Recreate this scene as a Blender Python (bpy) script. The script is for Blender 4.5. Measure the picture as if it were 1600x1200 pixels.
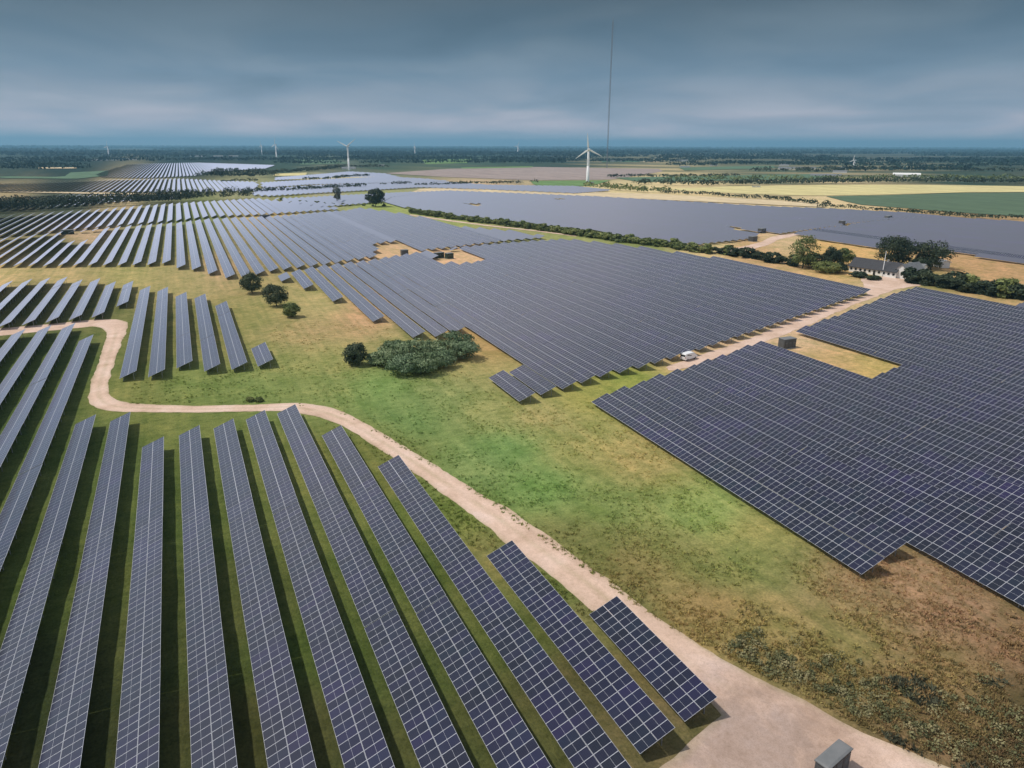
import bpy, math, random
import numpy as np
random.seed(7); rng = np.random.default_rng(7)
S = bpy.context.scene
for o in list(bpy.data.objects): bpy.data.objects.remove(o)
COL = S.collection

# ------------------------------------------------------------------ camera
F, PITCH, ROLL, AZ, H = 1110.0, 0.32338, 0.002265, 0.43083, 53.43   # focal length in px of a 1600 px wide frame
cam_d = bpy.data.cameras.new('camera'); cam = bpy.data.objects.new('camera', cam_d); COL.objects.link(cam)
cam_d.sensor_width = 36.0; cam_d.lens = 36.0 * F / 1600.0
cam_d.clip_start = 1.0; cam_d.clip_end = 90000.0
_ca, _sa, _cp, _sp = math.cos(AZ), math.sin(AZ), math.cos(PITCH), math.sin(PITCH)
FH = np.array([_ca, _sa, 0.0]); RT = np.array([-_sa, _ca, 0.0])
# x = away along the panel rows, y = to the right (north); right handed needs the mirrored y, see W()
FW = FH * _cp + np.array([0, 0, -_sp]); UP = FH * _sp + np.array([0, 0, _cp])

def W(x, y, z=0.0):
    """plan coordinates (x ahead along the rows, y to the right) -> world (y mirrored so that the frame is right handed)"""
    return (x, -y, z)

from mathutils import Matrix, Vector
_r = RT * math.cos(ROLL) - (-UP) * math.sin(ROLL) * -1.0
# image right / image up after roll
IR = RT * math.cos(ROLL) + (-UP) * (-math.sin(ROLL)) * -1.0
IR = RT * math.cos(ROLL) - UP * math.sin(ROLL) * -1.0
IR = RT * math.cos(ROLL) + UP * math.sin(ROLL)
IU = UP * math.cos(ROLL) - RT * math.sin(ROLL)
def _m(v): return Vector((v[0], -v[1], v[2]))
R_, U_, B_ = _m(IR), _m(IU), -_m(FW)
cam.matrix_world = Matrix(((R_.x, U_.x, B_.x, 0), (R_.y, U_.y, B_.y, 0), (R_.z, U_.z, B_.z, H), (0, 0, 0, 1)))
S.camera = cam

def g(u, v, z=0.0):
    """ground point (plan x, y) seen at pixel (u, v) of the photograph, at height z"""
    du, dv = u - 800.0, v - 600.0
    d = FW * F + IR * du - IU * dv
    t = (z - H) / d[2]
    return d[0] * t, d[1] * t
def px(x, y, z=0.0):
    P = np.stack([np.asarray(x, float), np.asarray(y, float), np.asarray(z, float) + 0 * np.asarray(x, float) - H], -1)
    zz = np.maximum(P @ FW, 3.0)
    return 800 + F * (P @ IR) / zz, 600 - F * (P @ IU) / zz

# ------------------------------------------------------------------ sky and sun
SUN_EL = math.radians(57.0)
sd = np.array([0.42, -0.80]); sd = sd / np.hypot(*sd)                # plan direction to the sun: left and a little ahead
to_sun = Vector((sd[0] * math.cos(SUN_EL), -sd[1] * math.cos(SUN_EL), math.sin(SUN_EL)))
world = bpy.data.worlds.new('World'); S.world = world; world.use_nodes = True
nt = world.node_tree; N = nt.nodes; L = nt.links; N.clear()
def node(tree, kind, **kw):
    n = tree.nodes.new(kind)
    for k, v in kw.items(): setattr(n, k, v)
    return n
def ramp(tree, stops, interp='LINEAR'):
    n = tree.nodes.new('ShaderNodeValToRGB'); n.color_ramp.interpolation = interp
    e = n.color_ramp.elements
    while len(e) < len(stops): e.new(0.5)
    for i, (p, c) in enumerate(stops):
        e[i].position = p; e[i].color = (c[0], c[1], c[2], 1) if not isinstance(c, (int, float)) else (c, c, c, 1)
    return n
sky = node(nt, 'ShaderNodeTexSky', sky_type='NISHITA', sun_disc=False, sun_elevation=SUN_EL,
           sun_rotation=math.atan2(to_sun.x, to_sun.y), altitude=50, air_density=1.2, dust_density=2.0)
bg_sky = node(nt, 'ShaderNodeBackground'); bg_sky.inputs['Strength'].default_value = 0.06
L.new(sky.outputs[0], bg_sky.inputs['Color'])
tc = node(nt, 'ShaderNodeTexCoord'); sep = node(nt, 'ShaderNodeSeparateXYZ'); L.new(tc.outputs['Generated'], sep.inputs[0])
def mth(tree, op, a=None, b=None, clamp=False):
    n = tree.nodes.new('ShaderNodeMath'); n.operation = op; n.use_clamp = clamp
    for i, s in enumerate((a, b)):
        if s is None: continue
        if isinstance(s, (int, float)): n.inputs[i].default_value = s
        else: tree.links.new(s, n.inputs[i])
    return n.outputs[0]
zc = mth(nt, 'MAXIMUM', sep.outputs['Z'], 0.0)
zd = mth(nt, 'ADD', zc, 0.13)
cx, cy = mth(nt, 'DIVIDE', sep.outputs['X'], zd), mth(nt, 'DIVIDE', sep.outputs['Y'], zd)
comb = node(nt, 'ShaderNodeCombineXYZ'); L.new(cx, comb.inputs[0]); L.new(cy, comb.inputs[1])
ns = node(nt, 'ShaderNodeTexNoise'); ns.inputs['Scale'].default_value = 0.95; ns.inputs['Detail'].default_value = 4; ns.inputs['Roughness'].default_value = 0.45
ns.inputs['Distortion'].default_value = 0.4
L.new(comb.outputs[0], ns.inputs['Vector'])
grad = ramp(nt, [(0.0, (1.12, 0.92, 0.92)), (0.018, (0.72, 0.65, 0.74)), (0.045, (0.35, 0.40, 0.50)), (0.085, (0.18, 0.26, 0.36)), (0.13, (0.105, 0.165, 0.23)), (0.175, (0.064, 0.100, 0.135)),
                 (0.23, (0.42, 0.47, 0.56)), (0.33, (0.72, 0.77, 0.88)), (0.5, (0.64, 0.68, 0.78)), (0.75, (0.30, 0.335, 0.40)), (1.0, (0.25, 0.28, 0.34))])
L.new(zc, grad.inputs[0])
cl = ramp(nt, [(0.30, (0.74, 0.80, 0.83)), (0.46, (0.96, 0.98, 0.99)), (0.56, (1.16, 1.09, 1.05)), (0.70, (1.5, 1.32, 1.22))])
L.new(ns.outputs['Fac'], cl.inputs[0])
mulc = node(nt, 'ShaderNodeMix', data_type='RGBA', blend_type='MULTIPLY'); mulc.inputs['Factor'].default_value = 1.0
L.new(grad.outputs[0], mulc.inputs[6]); L.new(cl.outputs[0], mulc.inputs[7])
dt = node(nt, 'ShaderNodeVectorMath', operation='DOT_PRODUCT'); L.new(tc.outputs['Generated'], dt.inputs[0]); dt.inputs[1].default_value = tuple(to_sun)
glow = mth(nt, 'ADD', mth(nt, 'MULTIPLY', mth(nt, 'POWER', mth(nt, 'MAXIMUM', dt.outputs['Value'], 0.0), 3.0), 0.15), 1.0)
vs = node(nt, 'ShaderNodeVectorMath', operation='SCALE'); L.new(mulc.outputs[2], vs.inputs[0]); L.new(glow, vs.inputs['Scale'])   # thin cloud is brighter towards the veiled sun
bg_cl = node(nt, 'ShaderNodeBackground'); L.new(vs.outputs[0], bg_cl.inputs['Color']); bg_cl.inputs['Strength'].default_value = 1.0
mx = node(nt, 'ShaderNodeMixShader'); mx.inputs[0].default_value = 0.88
L.new(bg_sky.outputs[0], mx.inputs[1]); L.new(bg_cl.outputs[0], mx.inputs[2])
wo = node(nt, 'ShaderNodeOutputWorld'); L.new(mx.outputs[0], wo.inputs['Surface'])

sun_d = bpy.data.lights.new('sun', 'SUN'); sun_d.energy = 3.3; sun_d.angle = math.radians(2.0); sun_d.color = (1.0, 0.93, 0.83)
sun = bpy.data.objects.new('sun', sun_d); COL.objects.link(sun); sun.location = (0, 0, 300)
sun.rotation_euler = (-to_sun).to_track_quat('-Z', 'Y').to_euler()
S.view_settings.view_transform = 'Standard'; S.view_settings.look = 'None'
S.view_settings.gamma = 1; S.view_settings.use_curve_mapping = False; S.view_settings.exposure = 0.0
S.render.engine = 'CYCLES'; S.cycles.volume_bounces = 0; S.cycles.max_bounces = 5; S.cycles.transparent_max_bounces = 6

# ------------------------------------------------------------------ helpers
def tag(o, label=None, cat=None, group=None, kind=None):
    if label: o['label'] = label
    if cat: o['category'] = cat
    if group: o['group'] = group
    if kind: o['kind'] = kind
    return o
def mesh_np(name, V, Q, mats, midx=None, uv=None, smooth=False, colr=None):
    """V (n,3) in plan coordinates mirrored here, Q (m,k) faces of one size"""
    V = np.asarray(V, np.float32).copy(); Q = np.asarray(Q, np.int32)
    V[:, 1] *= -1; Q = Q[:, ::-1]
    me = bpy.data.meshes.new(name); k = Q.shape[1]
    me.vertices.add(len(V)); me.vertices.foreach_set('co', V.ravel())
    me.loops.add(Q.size); me.loops.foreach_set('vertex_index', Q.ravel())
    me.polygons.add(len(Q)); me.polygons.foreach_set('loop_start', np.arange(0, Q.size, k, dtype=np.int32))
    me.polygons.foreach_set('loop_total', np.full(len(Q), k, np.int32))
    if midx is not None: me.polygons.foreach_set('material_index', np.asarray(midx, np.int32))
    me.polygons.foreach_set('use_smooth', np.full(len(Q), bool(smooth)))
    for m in mats: me.materials.append(m)
    if colr is not None:
        a = me.color_attributes.new('tint', 'FLOAT_COLOR', 'POINT')
        c = np.ones((len(V), 4), np.float32); c[:, :3] = colr; a.data.foreach_set('color', c.ravel())
    me.update(calc_edges=True)
    return me
def obj(name, me, parent=None, loc=None, rot=None, **kw):
    o = bpy.data.objects.new(name, me); COL.objects.link(o)
    if parent is not None: o.parent = parent
    if loc is not None: o.location = loc
    if rot is not None: o.rotation_euler = rot
    return tag(o, **kw)
def empty(name, x, y, az=0.0, z=0.0, **kw):
    o = bpy.data.objects.new(name, None); COL.objects.link(o); o.location = W(x, y, z); o.rotation_euler = (0, 0, -az)
    o.empty_display_size = 0.5
    return tag(o, **kw)
class MB:
    """collects convex boxes, prisms and tubes in plan-style local coordinates"""
    def __init__(s): s.v = []; s.f = []; s.m = []
    def quad(s, pts, m=0):
        b = len(s.v); s.v += [tuple(p) for p in pts]; s.f.append(tuple(range(b, b + 4))); s.m.append(m)
    def box(s, x0, x1, y0, y1, z0, z1, m=0, bottom=True):
        b = len(s.v); s.v += [(x0,y0,z0),(x1,y0,z0),(x1,y1,z0),(x0,y1,z0),(x0,y0,z1),(x1,y0,z1),(x1,y1,z1),(x0,y1,z1)]
        fs = [(4,5,6,7),(0,1,5,4),(1,2,6,5),(2,3,7,6),(3,0,4,7)] + ([(3,2,1,0)] if bottom else [])
        for f in fs: s.f.append(tuple(b + i for i in f)); s.m.append(m)
    def tube(s, p0, p1, r0, r1, n=10, m=0):
        p0, p1 = Vector(p0), Vector(p1); d = (p1 - p0).normalized()
        a = d.orthogonal().normalized(); c = d.cross(a); b = len(s.v)
        for p, r in ((p0, r0), (p1, r1)):
            for i in range(n):
                t = 2 * math.pi * i / n; s.v.append(tuple(p + a * (r * math.cos(t)) + c * (r * math.sin(t))))
        for i in range(n):
            j = (i + 1) % n; s.f.append((b+i, b+j, b+n+j, b+n+i)); s.m.append(m)
        s.v.append(tuple(p1)); k = len(s.v) - 1
        for i in range(0, n, 2): s.f.append((b+n+i, b+n+(i+1)%n, b+n+(i+2)%n, k)); s.m.append(m)
    def mesh(s, name, mats, smooth=False):
        me = bpy.data.meshes.new(name)
        me.from_pydata([(x, -y, z) for x, y, z in s.v], [], [f[::-1] for f in s.f])
        for m in mats: me.materials.append(m)
        me.polygons.foreach_set('material_index', s.m)
        if smooth: me.polygons.foreach_set('use_smooth', [True] * len(s.f))
        me.update(); return me
def principled(name, base=(0.5,0.5,0.5), rough=0.6, metal=0.0, spec=0.5):
    m = bpy.data.materials.new(name); m.use_nodes = True
    b = m.node_tree.nodes['Principled BSDF']
    b.inputs['Base Color'].default_value = (*base, 1); b.inputs['Roughness'].default_value = rough
    b.inputs['Metallic'].default_value = metal; b.inputs['Specular IOR Level'].default_value = spec
    return m, m.node_tree, b
def noisy(name, c0, c1, scale, rough=0.8, metal=0.0, spec=0.3, bump=0.0, detail=5, world=False):
    m, t, b = principled(name, c0, rough, metal, spec)
    n = node(t, 'ShaderNodeTexNoise'); n.inputs['Scale'].default_value = scale; n.inputs['Detail'].default_value = detail
    if world:
        gm = node(t, 'ShaderNodeNewGeometry'); t.links.new(gm.outputs['Position'], n.inputs['Vector'])
    else:
        q = node(t, 'ShaderNodeTexCoord'); t.links.new(q.outputs['Object'], n.inputs['Vector'])
    r = ramp(t, [(0.32, c0), (0.68, c1)]); t.links.new(n.outputs['Fac'], r.inputs[0]); t.links.new(r.outputs[0], b.inputs['Base Color'])
    if bump:
        bp = node(t, 'ShaderNodeBump'); bp.inputs['Strength'].default_value = bump; t.links.new(n.outputs['Fac'], bp.inputs['Height'])
        t.links.new(bp.outputs[0], b.inputs['Normal'])
    return m

def lin(c): 
    c = np.asarray(c, float) / 255.0
    return np.where(c <= 0.04045, c / 12.92, ((c + 0.055) / 1.055) ** 2.4)

# ------------------------------------------------------------------ materials
ALU = noisy('anodised_aluminium', (0.50, 0.52, 0.58), (0.60, 0.62, 0.68), 3.0, rough=0.6, metal=0.0, spec=0.3)
STEEL = noisy('galvanised_steel', (0.30, 0.31, 0.32), (0.42, 0.43, 0.44), 2.0, rough=0.55, metal=0.6)
BACK = principled('panel_backsheet', (0.16, 0.165, 0.17), 0.6)[0]
def glass_mat(name, per_object):
    m, t, b = principled(name, (0.012, 0.016, 0.04), 0.07, 0.0, 0.5)
    b.inputs['IOR'].default_value = 1.52; b.inputs['Sheen Weight'].default_value = 0.3; b.inputs['Sheen Roughness'].default_value = 0.17; b.inputs['Sheen Tint'].default_value = (0.85, 0.88, 1.0, 1)   # dust-like sheen put in for bright sky reflection at a flat angle
    if per_object:
        oi = node(t, 'ShaderNodeObjectInfo'); rnd = oi.outputs['Random']
    else:
        at = node(t, 'ShaderNodeAttribute', attribute_name='tint'); 
        s0 = node(t, 'ShaderNodeSeparateColor'); t.links.new(at.outputs['Color'], s0.inputs[0]); rnd = s0.outputs[0]
    r = ramp(t, [(0.0, (0.003, 0.004, 0.012)), (0.3, (0.004, 0.006, 0.018)), (0.55, (0.007, 0.006, 0.026)), (0.75, (0.004, 0.009, 0.022)), (1.0, (0.010, 0.008, 0.032))])
    t.links.new(rnd, r.inputs[0])
    # large drifting hue zones: batches of cells of a slightly other blue
    gm = node(t, 'ShaderNodeNewGeometry'); n2 = node(t, 'ShaderNodeTexNoise'); n2.inputs['Scale'].default_value = 0.055; n2.inputs['Detail'].default_value = 3
    t.links.new(gm.outputs['Position'], n2.inputs['Vector'])
    r2 = ramp(t, [(0.35, (0.85, 1.12, 1.0)), (0.5, (1, 1, 1)), (0.66, (1.5, 1.05, 1.7))]); t.links.new(n2.outputs['Fac'], r2.inputs[0])
    mm = node(t, 'ShaderNodeMix', data_type='RGBA', blend_type='MULTIPLY'); mm.inputs[0].default_value = 1
    t.links.new(r.outputs[0], mm.inputs[6]); t.links.new(r2.outputs[0], mm.inputs[7])
    last = mm.outputs[2]
    if per_object:   # fine cell gaps of the print under the glass
        q = node(t, 'ShaderNodeTexCoord'); sp = node(t, 'ShaderNodeSeparateXYZ'); t.links.new(q.outputs['Object'], sp.inputs[0])
        fx = mth(t, 'ABSOLUTE', mth(t, 'SUBTRACT', mth(t, 'FRACT', mth(t, 'MULTIPLY', sp.outputs[0], 6/1.02)), 0.5))
        fy = mth(t, 'ABSOLUTE', mth(t, 'SUBTRACT', mth(t, 'FRACT', mth(t, 'MULTIPLY', sp.outputs[1], 5/0.94)), 0.5))
        ln = mth(t, 'MAXIMUM', mth(t, 'GREATER_THAN', fx, 0.47), mth(t, 'GREATER_THAN', fy, 0.47))
        mc = node(t, 'ShaderNodeMix', data_type='RGBA'); mc.inputs[7].default_value = (0.03, 0.033, 0.05, 1)
        t.links.new(ln, mc.inputs[0]); t.links.new(last, mc.inputs[6]); last = mc.outputs[2]
    # dust-like film paints the missing sky reflection as pale colour at flat angles (1 - exp(-tau / cos))
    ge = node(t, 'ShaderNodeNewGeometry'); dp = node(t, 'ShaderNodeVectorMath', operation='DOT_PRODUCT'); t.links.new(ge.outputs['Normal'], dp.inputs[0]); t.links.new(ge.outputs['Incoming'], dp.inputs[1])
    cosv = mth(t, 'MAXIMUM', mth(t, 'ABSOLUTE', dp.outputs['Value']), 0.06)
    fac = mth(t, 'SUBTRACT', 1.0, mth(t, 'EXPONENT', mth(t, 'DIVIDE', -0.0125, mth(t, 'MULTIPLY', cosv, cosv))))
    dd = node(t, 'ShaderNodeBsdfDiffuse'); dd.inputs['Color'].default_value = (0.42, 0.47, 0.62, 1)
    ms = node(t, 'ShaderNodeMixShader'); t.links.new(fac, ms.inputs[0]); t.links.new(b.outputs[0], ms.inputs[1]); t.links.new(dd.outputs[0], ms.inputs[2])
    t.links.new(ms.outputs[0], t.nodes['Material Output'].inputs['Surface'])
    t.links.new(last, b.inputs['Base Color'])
    n3 = node(t, 'ShaderNodeTexNoise'); n3.inputs['Scale'].default_value = 0.7; t.links.new(gm.outputs['Position'], n3.inputs['Vector'])
    r3 = ramp(t, [(0.3, 0.10), (0.7, 0.20)]); t.links.new(n3.outputs['Fac'], r3.inputs[0]); t.links.new(r3.outputs[0], b.inputs['Roughness'])
    return m, t, b
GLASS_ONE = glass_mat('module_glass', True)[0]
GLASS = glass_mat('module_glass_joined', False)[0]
m_, t_, b_ = glass_mat('module_glass_distant', False)
# far rows: the silver grid is finer than a pixel, so it joins the glass as an even tint
src = b_.inputs['Base Color'].links[0].from_socket
mc = node(t_, 'ShaderNodeMix', data_type='RGBA'); mc.inputs[0].default_value = 0.12; mc.inputs[7].default_value = (0.56, 0.58, 0.66, 1)
t_.links.new(src, mc.inputs[6]); t_.links.new(mc.outputs[2], b_.inputs['Base Color'])
GLASS_FAR = m_

# ------------------------------------------------------------------ ground
def poly_mask(X, Y, P):
    inside = np.zeros(X.shape, bool); n = len(P)
    for i in range(n):
        x0, y0 = P[i]; x1, y1 = P[(i + 1) % n]
        c = ((y0 > Y) != (y1 > Y))
        if y0 != y1: inside ^= c & (X < (x1 - x0) * (Y - y0) / (y1 - y0) + x0)
    return inside
def seg_dist(X, Y, P, closed=True):
    d = np.full(X.shape, 1e9)
    for i in range(len(P) if closed else len(P) - 1):
        a = np.array(P[i]); b = np.array(P[(i + 1) % len(P)]); e = b - a; l = max(e @ e, 1e-9)
        t = np.clip(((X - a[0]) * e[0] + (Y - a[1]) * e[1]) / l, 0, 1)
        d = np.minimum(d, np.hypot(X - a[0] - t * e[0], Y - a[1] - t * e[1]))
    return d
def vnoise(X, Y, s, seed=0):
    """smooth value noise in [-1, 1]"""
    r = np.random.default_rng(seed); T = r.random((256, 256)) * 2 - 1
    x, y = X / s, Y / s; xi, yi = np.floor(x).astype(int), np.floor(y).astype(int); fx, fy = x - xi, y - yi
    fx = fx * fx * (3 - 2 * fx); fy = fy * fy * (3 - 2 * fy)
    q = lambda i, j: T[i % 256, j % 256]
    return (q(xi, yi) * (1 - fx) + q(xi + 1, yi) * fx) * (1 - fy) + (q(xi, yi + 1) * (1 - fx) + q(xi + 1, yi + 1) * fx) * fy
def G(pts, z=0.0): return [g(u, v, z) for u, v in pts]

TRACK_R = [(-80,516),(0,513),(60,508),(110,503),(150,499),(185,499),(198,503),(200,512),(190,535),(178,570),(169,600),(170,615),(180,625),(205,631),(300,635),(400,632),(460,629),(510,635),(552,650),(600,679),(640,704),(690,733),(740,764),(800,800),(850,833),(900,869),(950,903),(1000,946),(1040,973),(1085,1002),(1120,1024),(1180,1060),(1250,1093),(1340,1142),(1410,1170),(1480,1199),(1560,1235),(1700,1300)]
TRACK_L = [(-80,530),(0,525),(60,519),(110,514),(145,510),(160,513),(166,520),(163,540),(150,580),(140,605),(137,620),(141,633),(155,641),(190,644),(300,645),(400,643),(450,643),(500,652),(535,666),(570,687),(610,713),(655,745),(700,778),(755,819),(800,856),(850,893),(905,935),(960,985),(1010,1030),(1060,1070),(1110,1100),(1130,1120),(1090,1150),(1050,1180),(1010,1200),(960,1260)]
tr, tl = G(TRACK_R), G(TRACK_L)
TRACK = tr + tl[::-1]
LANE = G([(1425,436),(1440,446),(1400,452),(1330,478),(1255,512),(1200,533),(1150,549),(1110,563),(1085,573),(1050,580),(1040,574),(1080,560),(1130,544),(1180,525),(1250,497),(1310,475),(1355,460),(1350,448),(1385,438)])
YARD = G([(1345,436),(1385,432),(1430,430),(1440,444),(1400,450),(1350,447)])
LANE2 = G([(1118,392),(1160,386),(1190,378),(1205,370),(1240,364),(1250,367),(1218,374),(1200,383),(1170,391),(1130,396)])
LANE3 = G([(640,336.5),(700,345.5),(760,353),(830,360.5),(900,369.5),(900,368),(830,359),(760,351.5),(700,343.5),(640,335)])
sheets = [('track', TRACK), ('lane', LANE), ('yard', YARD), ('lane', LANE2), ('lane', LANE3)]

CP = [  # photo pixel -> the ground's own colour there; far points also hold the haze's blue
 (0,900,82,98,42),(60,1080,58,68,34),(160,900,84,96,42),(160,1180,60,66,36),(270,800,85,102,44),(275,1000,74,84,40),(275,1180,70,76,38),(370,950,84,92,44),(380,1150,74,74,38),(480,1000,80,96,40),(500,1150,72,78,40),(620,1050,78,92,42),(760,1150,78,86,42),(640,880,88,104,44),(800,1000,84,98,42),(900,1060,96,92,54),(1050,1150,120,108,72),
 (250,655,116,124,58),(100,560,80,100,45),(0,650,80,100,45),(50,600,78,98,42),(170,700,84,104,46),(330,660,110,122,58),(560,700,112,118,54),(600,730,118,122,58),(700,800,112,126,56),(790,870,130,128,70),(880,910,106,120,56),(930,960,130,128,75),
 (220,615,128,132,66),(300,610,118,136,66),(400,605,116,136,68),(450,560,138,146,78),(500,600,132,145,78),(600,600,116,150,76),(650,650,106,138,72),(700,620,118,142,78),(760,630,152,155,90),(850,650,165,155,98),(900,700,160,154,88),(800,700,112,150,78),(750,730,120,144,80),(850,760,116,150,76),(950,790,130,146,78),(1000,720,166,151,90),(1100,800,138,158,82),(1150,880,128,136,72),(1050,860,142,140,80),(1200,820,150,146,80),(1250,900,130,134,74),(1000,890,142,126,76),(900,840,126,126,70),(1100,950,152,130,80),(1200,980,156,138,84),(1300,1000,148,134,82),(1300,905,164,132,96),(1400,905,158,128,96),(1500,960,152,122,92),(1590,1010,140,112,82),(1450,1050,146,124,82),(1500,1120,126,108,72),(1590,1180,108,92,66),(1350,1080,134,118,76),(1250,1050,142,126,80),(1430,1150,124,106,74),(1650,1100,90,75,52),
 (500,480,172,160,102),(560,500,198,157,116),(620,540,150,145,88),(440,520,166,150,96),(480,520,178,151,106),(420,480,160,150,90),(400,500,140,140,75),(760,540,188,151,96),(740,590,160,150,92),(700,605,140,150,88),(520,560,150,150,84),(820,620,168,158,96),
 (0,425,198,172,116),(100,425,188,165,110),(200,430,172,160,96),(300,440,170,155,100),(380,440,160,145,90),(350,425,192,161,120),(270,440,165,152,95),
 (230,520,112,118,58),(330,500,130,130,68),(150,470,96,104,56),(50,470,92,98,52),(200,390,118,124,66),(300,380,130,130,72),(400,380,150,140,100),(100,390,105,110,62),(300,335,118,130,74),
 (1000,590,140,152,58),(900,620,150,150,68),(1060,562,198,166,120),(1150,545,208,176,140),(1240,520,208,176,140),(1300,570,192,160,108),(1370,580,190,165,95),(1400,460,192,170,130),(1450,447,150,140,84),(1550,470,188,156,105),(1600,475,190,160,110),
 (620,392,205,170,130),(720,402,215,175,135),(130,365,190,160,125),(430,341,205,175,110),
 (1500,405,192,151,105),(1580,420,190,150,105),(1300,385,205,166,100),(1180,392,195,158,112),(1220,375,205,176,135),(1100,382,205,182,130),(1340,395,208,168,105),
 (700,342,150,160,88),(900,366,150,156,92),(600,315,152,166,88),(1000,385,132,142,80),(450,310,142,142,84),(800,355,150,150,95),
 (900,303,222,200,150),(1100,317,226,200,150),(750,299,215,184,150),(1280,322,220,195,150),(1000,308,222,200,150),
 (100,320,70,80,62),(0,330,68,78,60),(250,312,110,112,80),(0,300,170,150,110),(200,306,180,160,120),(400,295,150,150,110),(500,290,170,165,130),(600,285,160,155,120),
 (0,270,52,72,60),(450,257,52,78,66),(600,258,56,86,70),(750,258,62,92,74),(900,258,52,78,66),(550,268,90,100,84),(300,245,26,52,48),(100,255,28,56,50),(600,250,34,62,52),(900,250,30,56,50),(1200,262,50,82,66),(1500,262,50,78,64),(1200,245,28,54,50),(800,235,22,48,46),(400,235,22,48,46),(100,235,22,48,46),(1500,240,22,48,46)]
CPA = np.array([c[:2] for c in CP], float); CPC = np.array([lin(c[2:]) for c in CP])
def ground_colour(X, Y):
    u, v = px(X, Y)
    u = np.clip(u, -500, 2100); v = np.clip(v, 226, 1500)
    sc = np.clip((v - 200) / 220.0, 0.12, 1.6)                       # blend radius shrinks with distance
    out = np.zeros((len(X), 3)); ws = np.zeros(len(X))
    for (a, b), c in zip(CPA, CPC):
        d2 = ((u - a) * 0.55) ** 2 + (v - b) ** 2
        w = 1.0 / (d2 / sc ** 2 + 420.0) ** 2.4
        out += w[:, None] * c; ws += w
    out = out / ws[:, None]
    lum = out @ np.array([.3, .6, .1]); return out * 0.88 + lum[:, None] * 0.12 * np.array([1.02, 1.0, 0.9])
ALB = 0.92     # display-linear -> albedo
def graded(a, b, step, far, n):
    mid = np.arange(a, b + 1e-6, step)
    gr = np.geomspace(step, far, n); hi = b + np.cumsum(gr) * (far - b) / gr.sum(); 
    return mid, hi
mx_, hx = graded(0, 420, 1.5, 42000, 46); lx = -np.cumsum(np.geomspace(2, 6000, 18))[::-1]
my_, hy = graded(-130, 400, 1.5, 42000, 46); ly = -130 - (np.cumsum(np.geomspace(1.5, 9000, 44)))[::-1]
gx = np.concatenate([lx, mx_, hx]); gy = np.concatenate([ly, my_, hy])
GX, GY = np.meshgrid(gx, gy, indexing='ij'); X = GX.ravel(); Y = GY.ravel()
near = (X > -20) & (X < 460) & (Y > -150) & (Y < 430)
Z = np.zeros(len(X)); xs, ys = X[near], Y[near]
dm = np.full(xs.shape, 1e9)
for nm, P in sheets:
    d = seg_dist(xs, ys, P); d[poly_mask(xs, ys, P)] = 0; dm = np.minimum(dm, d)
dm = np.minimum(dm, np.clip(d, 0, 1e9))
amp = np.clip((dm - 1.6) / 5.0, 0, 1)
Z[near] = amp * (0.16 * vnoise(xs, ys, 9, 1) + 0.10 * vnoise(xs, ys, 3.7, 2) + 0.07 * vnoise(xs, ys, 1.7, 3))
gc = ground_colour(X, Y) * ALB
ni, nj = GX.shape; ii, jj = np.meshgrid(np.arange(ni - 1), np.arange(nj - 1), indexing='ij'); a = (ii * nj + jj).ravel()
Q = np.stack([a, a + nj, a + nj + 1, a + 1], 1)

m, t, b = principled('ground_soil_and_grass', rough=0.95, spec=0.1)
at = node(t, 'ShaderNodeAttribute', attribute_name='tint')
gm = node(t, 'ShaderNodeNewGeometry')
def nz(t, gm, scale, det=4, rough=0.6, dist=0.0, xy=None):
    n = node(t, 'ShaderNodeTexNoise'); n.inputs['Scale'].default_value = scale; n.inputs['Detail'].default_value = det
    n.inputs['Roughness'].default_value = rough; n.inputs['Distortion'].default_value = dist
    if xy:
        mp = node(t, 'ShaderNodeMapping'); mp.inputs['Scale'].default_value = (xy[0], xy[1], 1); mp.inputs['Rotation'].default_value = (0, 0, xy[2])
        t.links.new(gm.outputs['Position'], mp.inputs[0]); t.links.new(mp.outputs[0], n.inputs['Vector'])
    else: t.links.new(gm.outputs['Position'], n.inputs['Vector'])
    return n.outputs['Fac']
def mulby(t, a, b, f=1.0, mode='MULTIPLY'):
    n = node(t, 'ShaderNodeMix', data_type='RGBA', blend_type=mode); n.inputs[0].default_value = f
    t.links.new(a, n.inputs[6]); t.links.new(b, n.inputs[7]); return n.outputs[2]
c = at.outputs['Color']
r1 = ramp(t, [(0.30, (0.74, 0.82, 0.68)), (0.5, (1, 1, 1)), (0.70, (1.24, 1.14, 1.16))]); t.links.new(nz(t, gm, 0.11, 5, 0.6, 0.5), r1.inputs[0])
c = mulby(t, c, r1.outputs[0])
r2 = ramp(t, [(0.28, (0.62, 0.68, 0.56)), (0.5, (1, 1, 1)), (0.75, (1.32, 1.27, 1.26))]); t.links.new(nz(t, gm, 0.75, 5, 0.7, 0.3, (1, 0.6, 0.5)), r2.inputs[0])
c = mulby(t, c, r2.outputs[0])
r3 = ramp(t, [(0.25, (0.55, 0.58, 0.5)), (0.5, (1, 1, 1)), (0.78, (1.4, 1.36, 1.25))]); t.links.new(nz(t, gm, 3.2, 4, 0.7), r3.inputs[0])
c = mulby(t, c, r3.outputs[0])
r4 = ramp(t, [(0.35, (0.86, 0.9, 0.84)), (0.65, (1.1, 1.06, 1.05))]); t.links.new(nz(t, gm, 0.22, 3, 0.5, 0.0, (0.12, 2.6, 0.62)), r4.inputs[0])   # mowing and wheel streaks
c = mulby(t, c, r4.outputs[0])
t.links.new(c, b.inputs['Base Color'])
bp = node(t, 'ShaderNodeBump'); bp.inputs['Strength'].default_value = 0.7; bp.inputs['Distance'].default_value = 0.25
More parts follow.
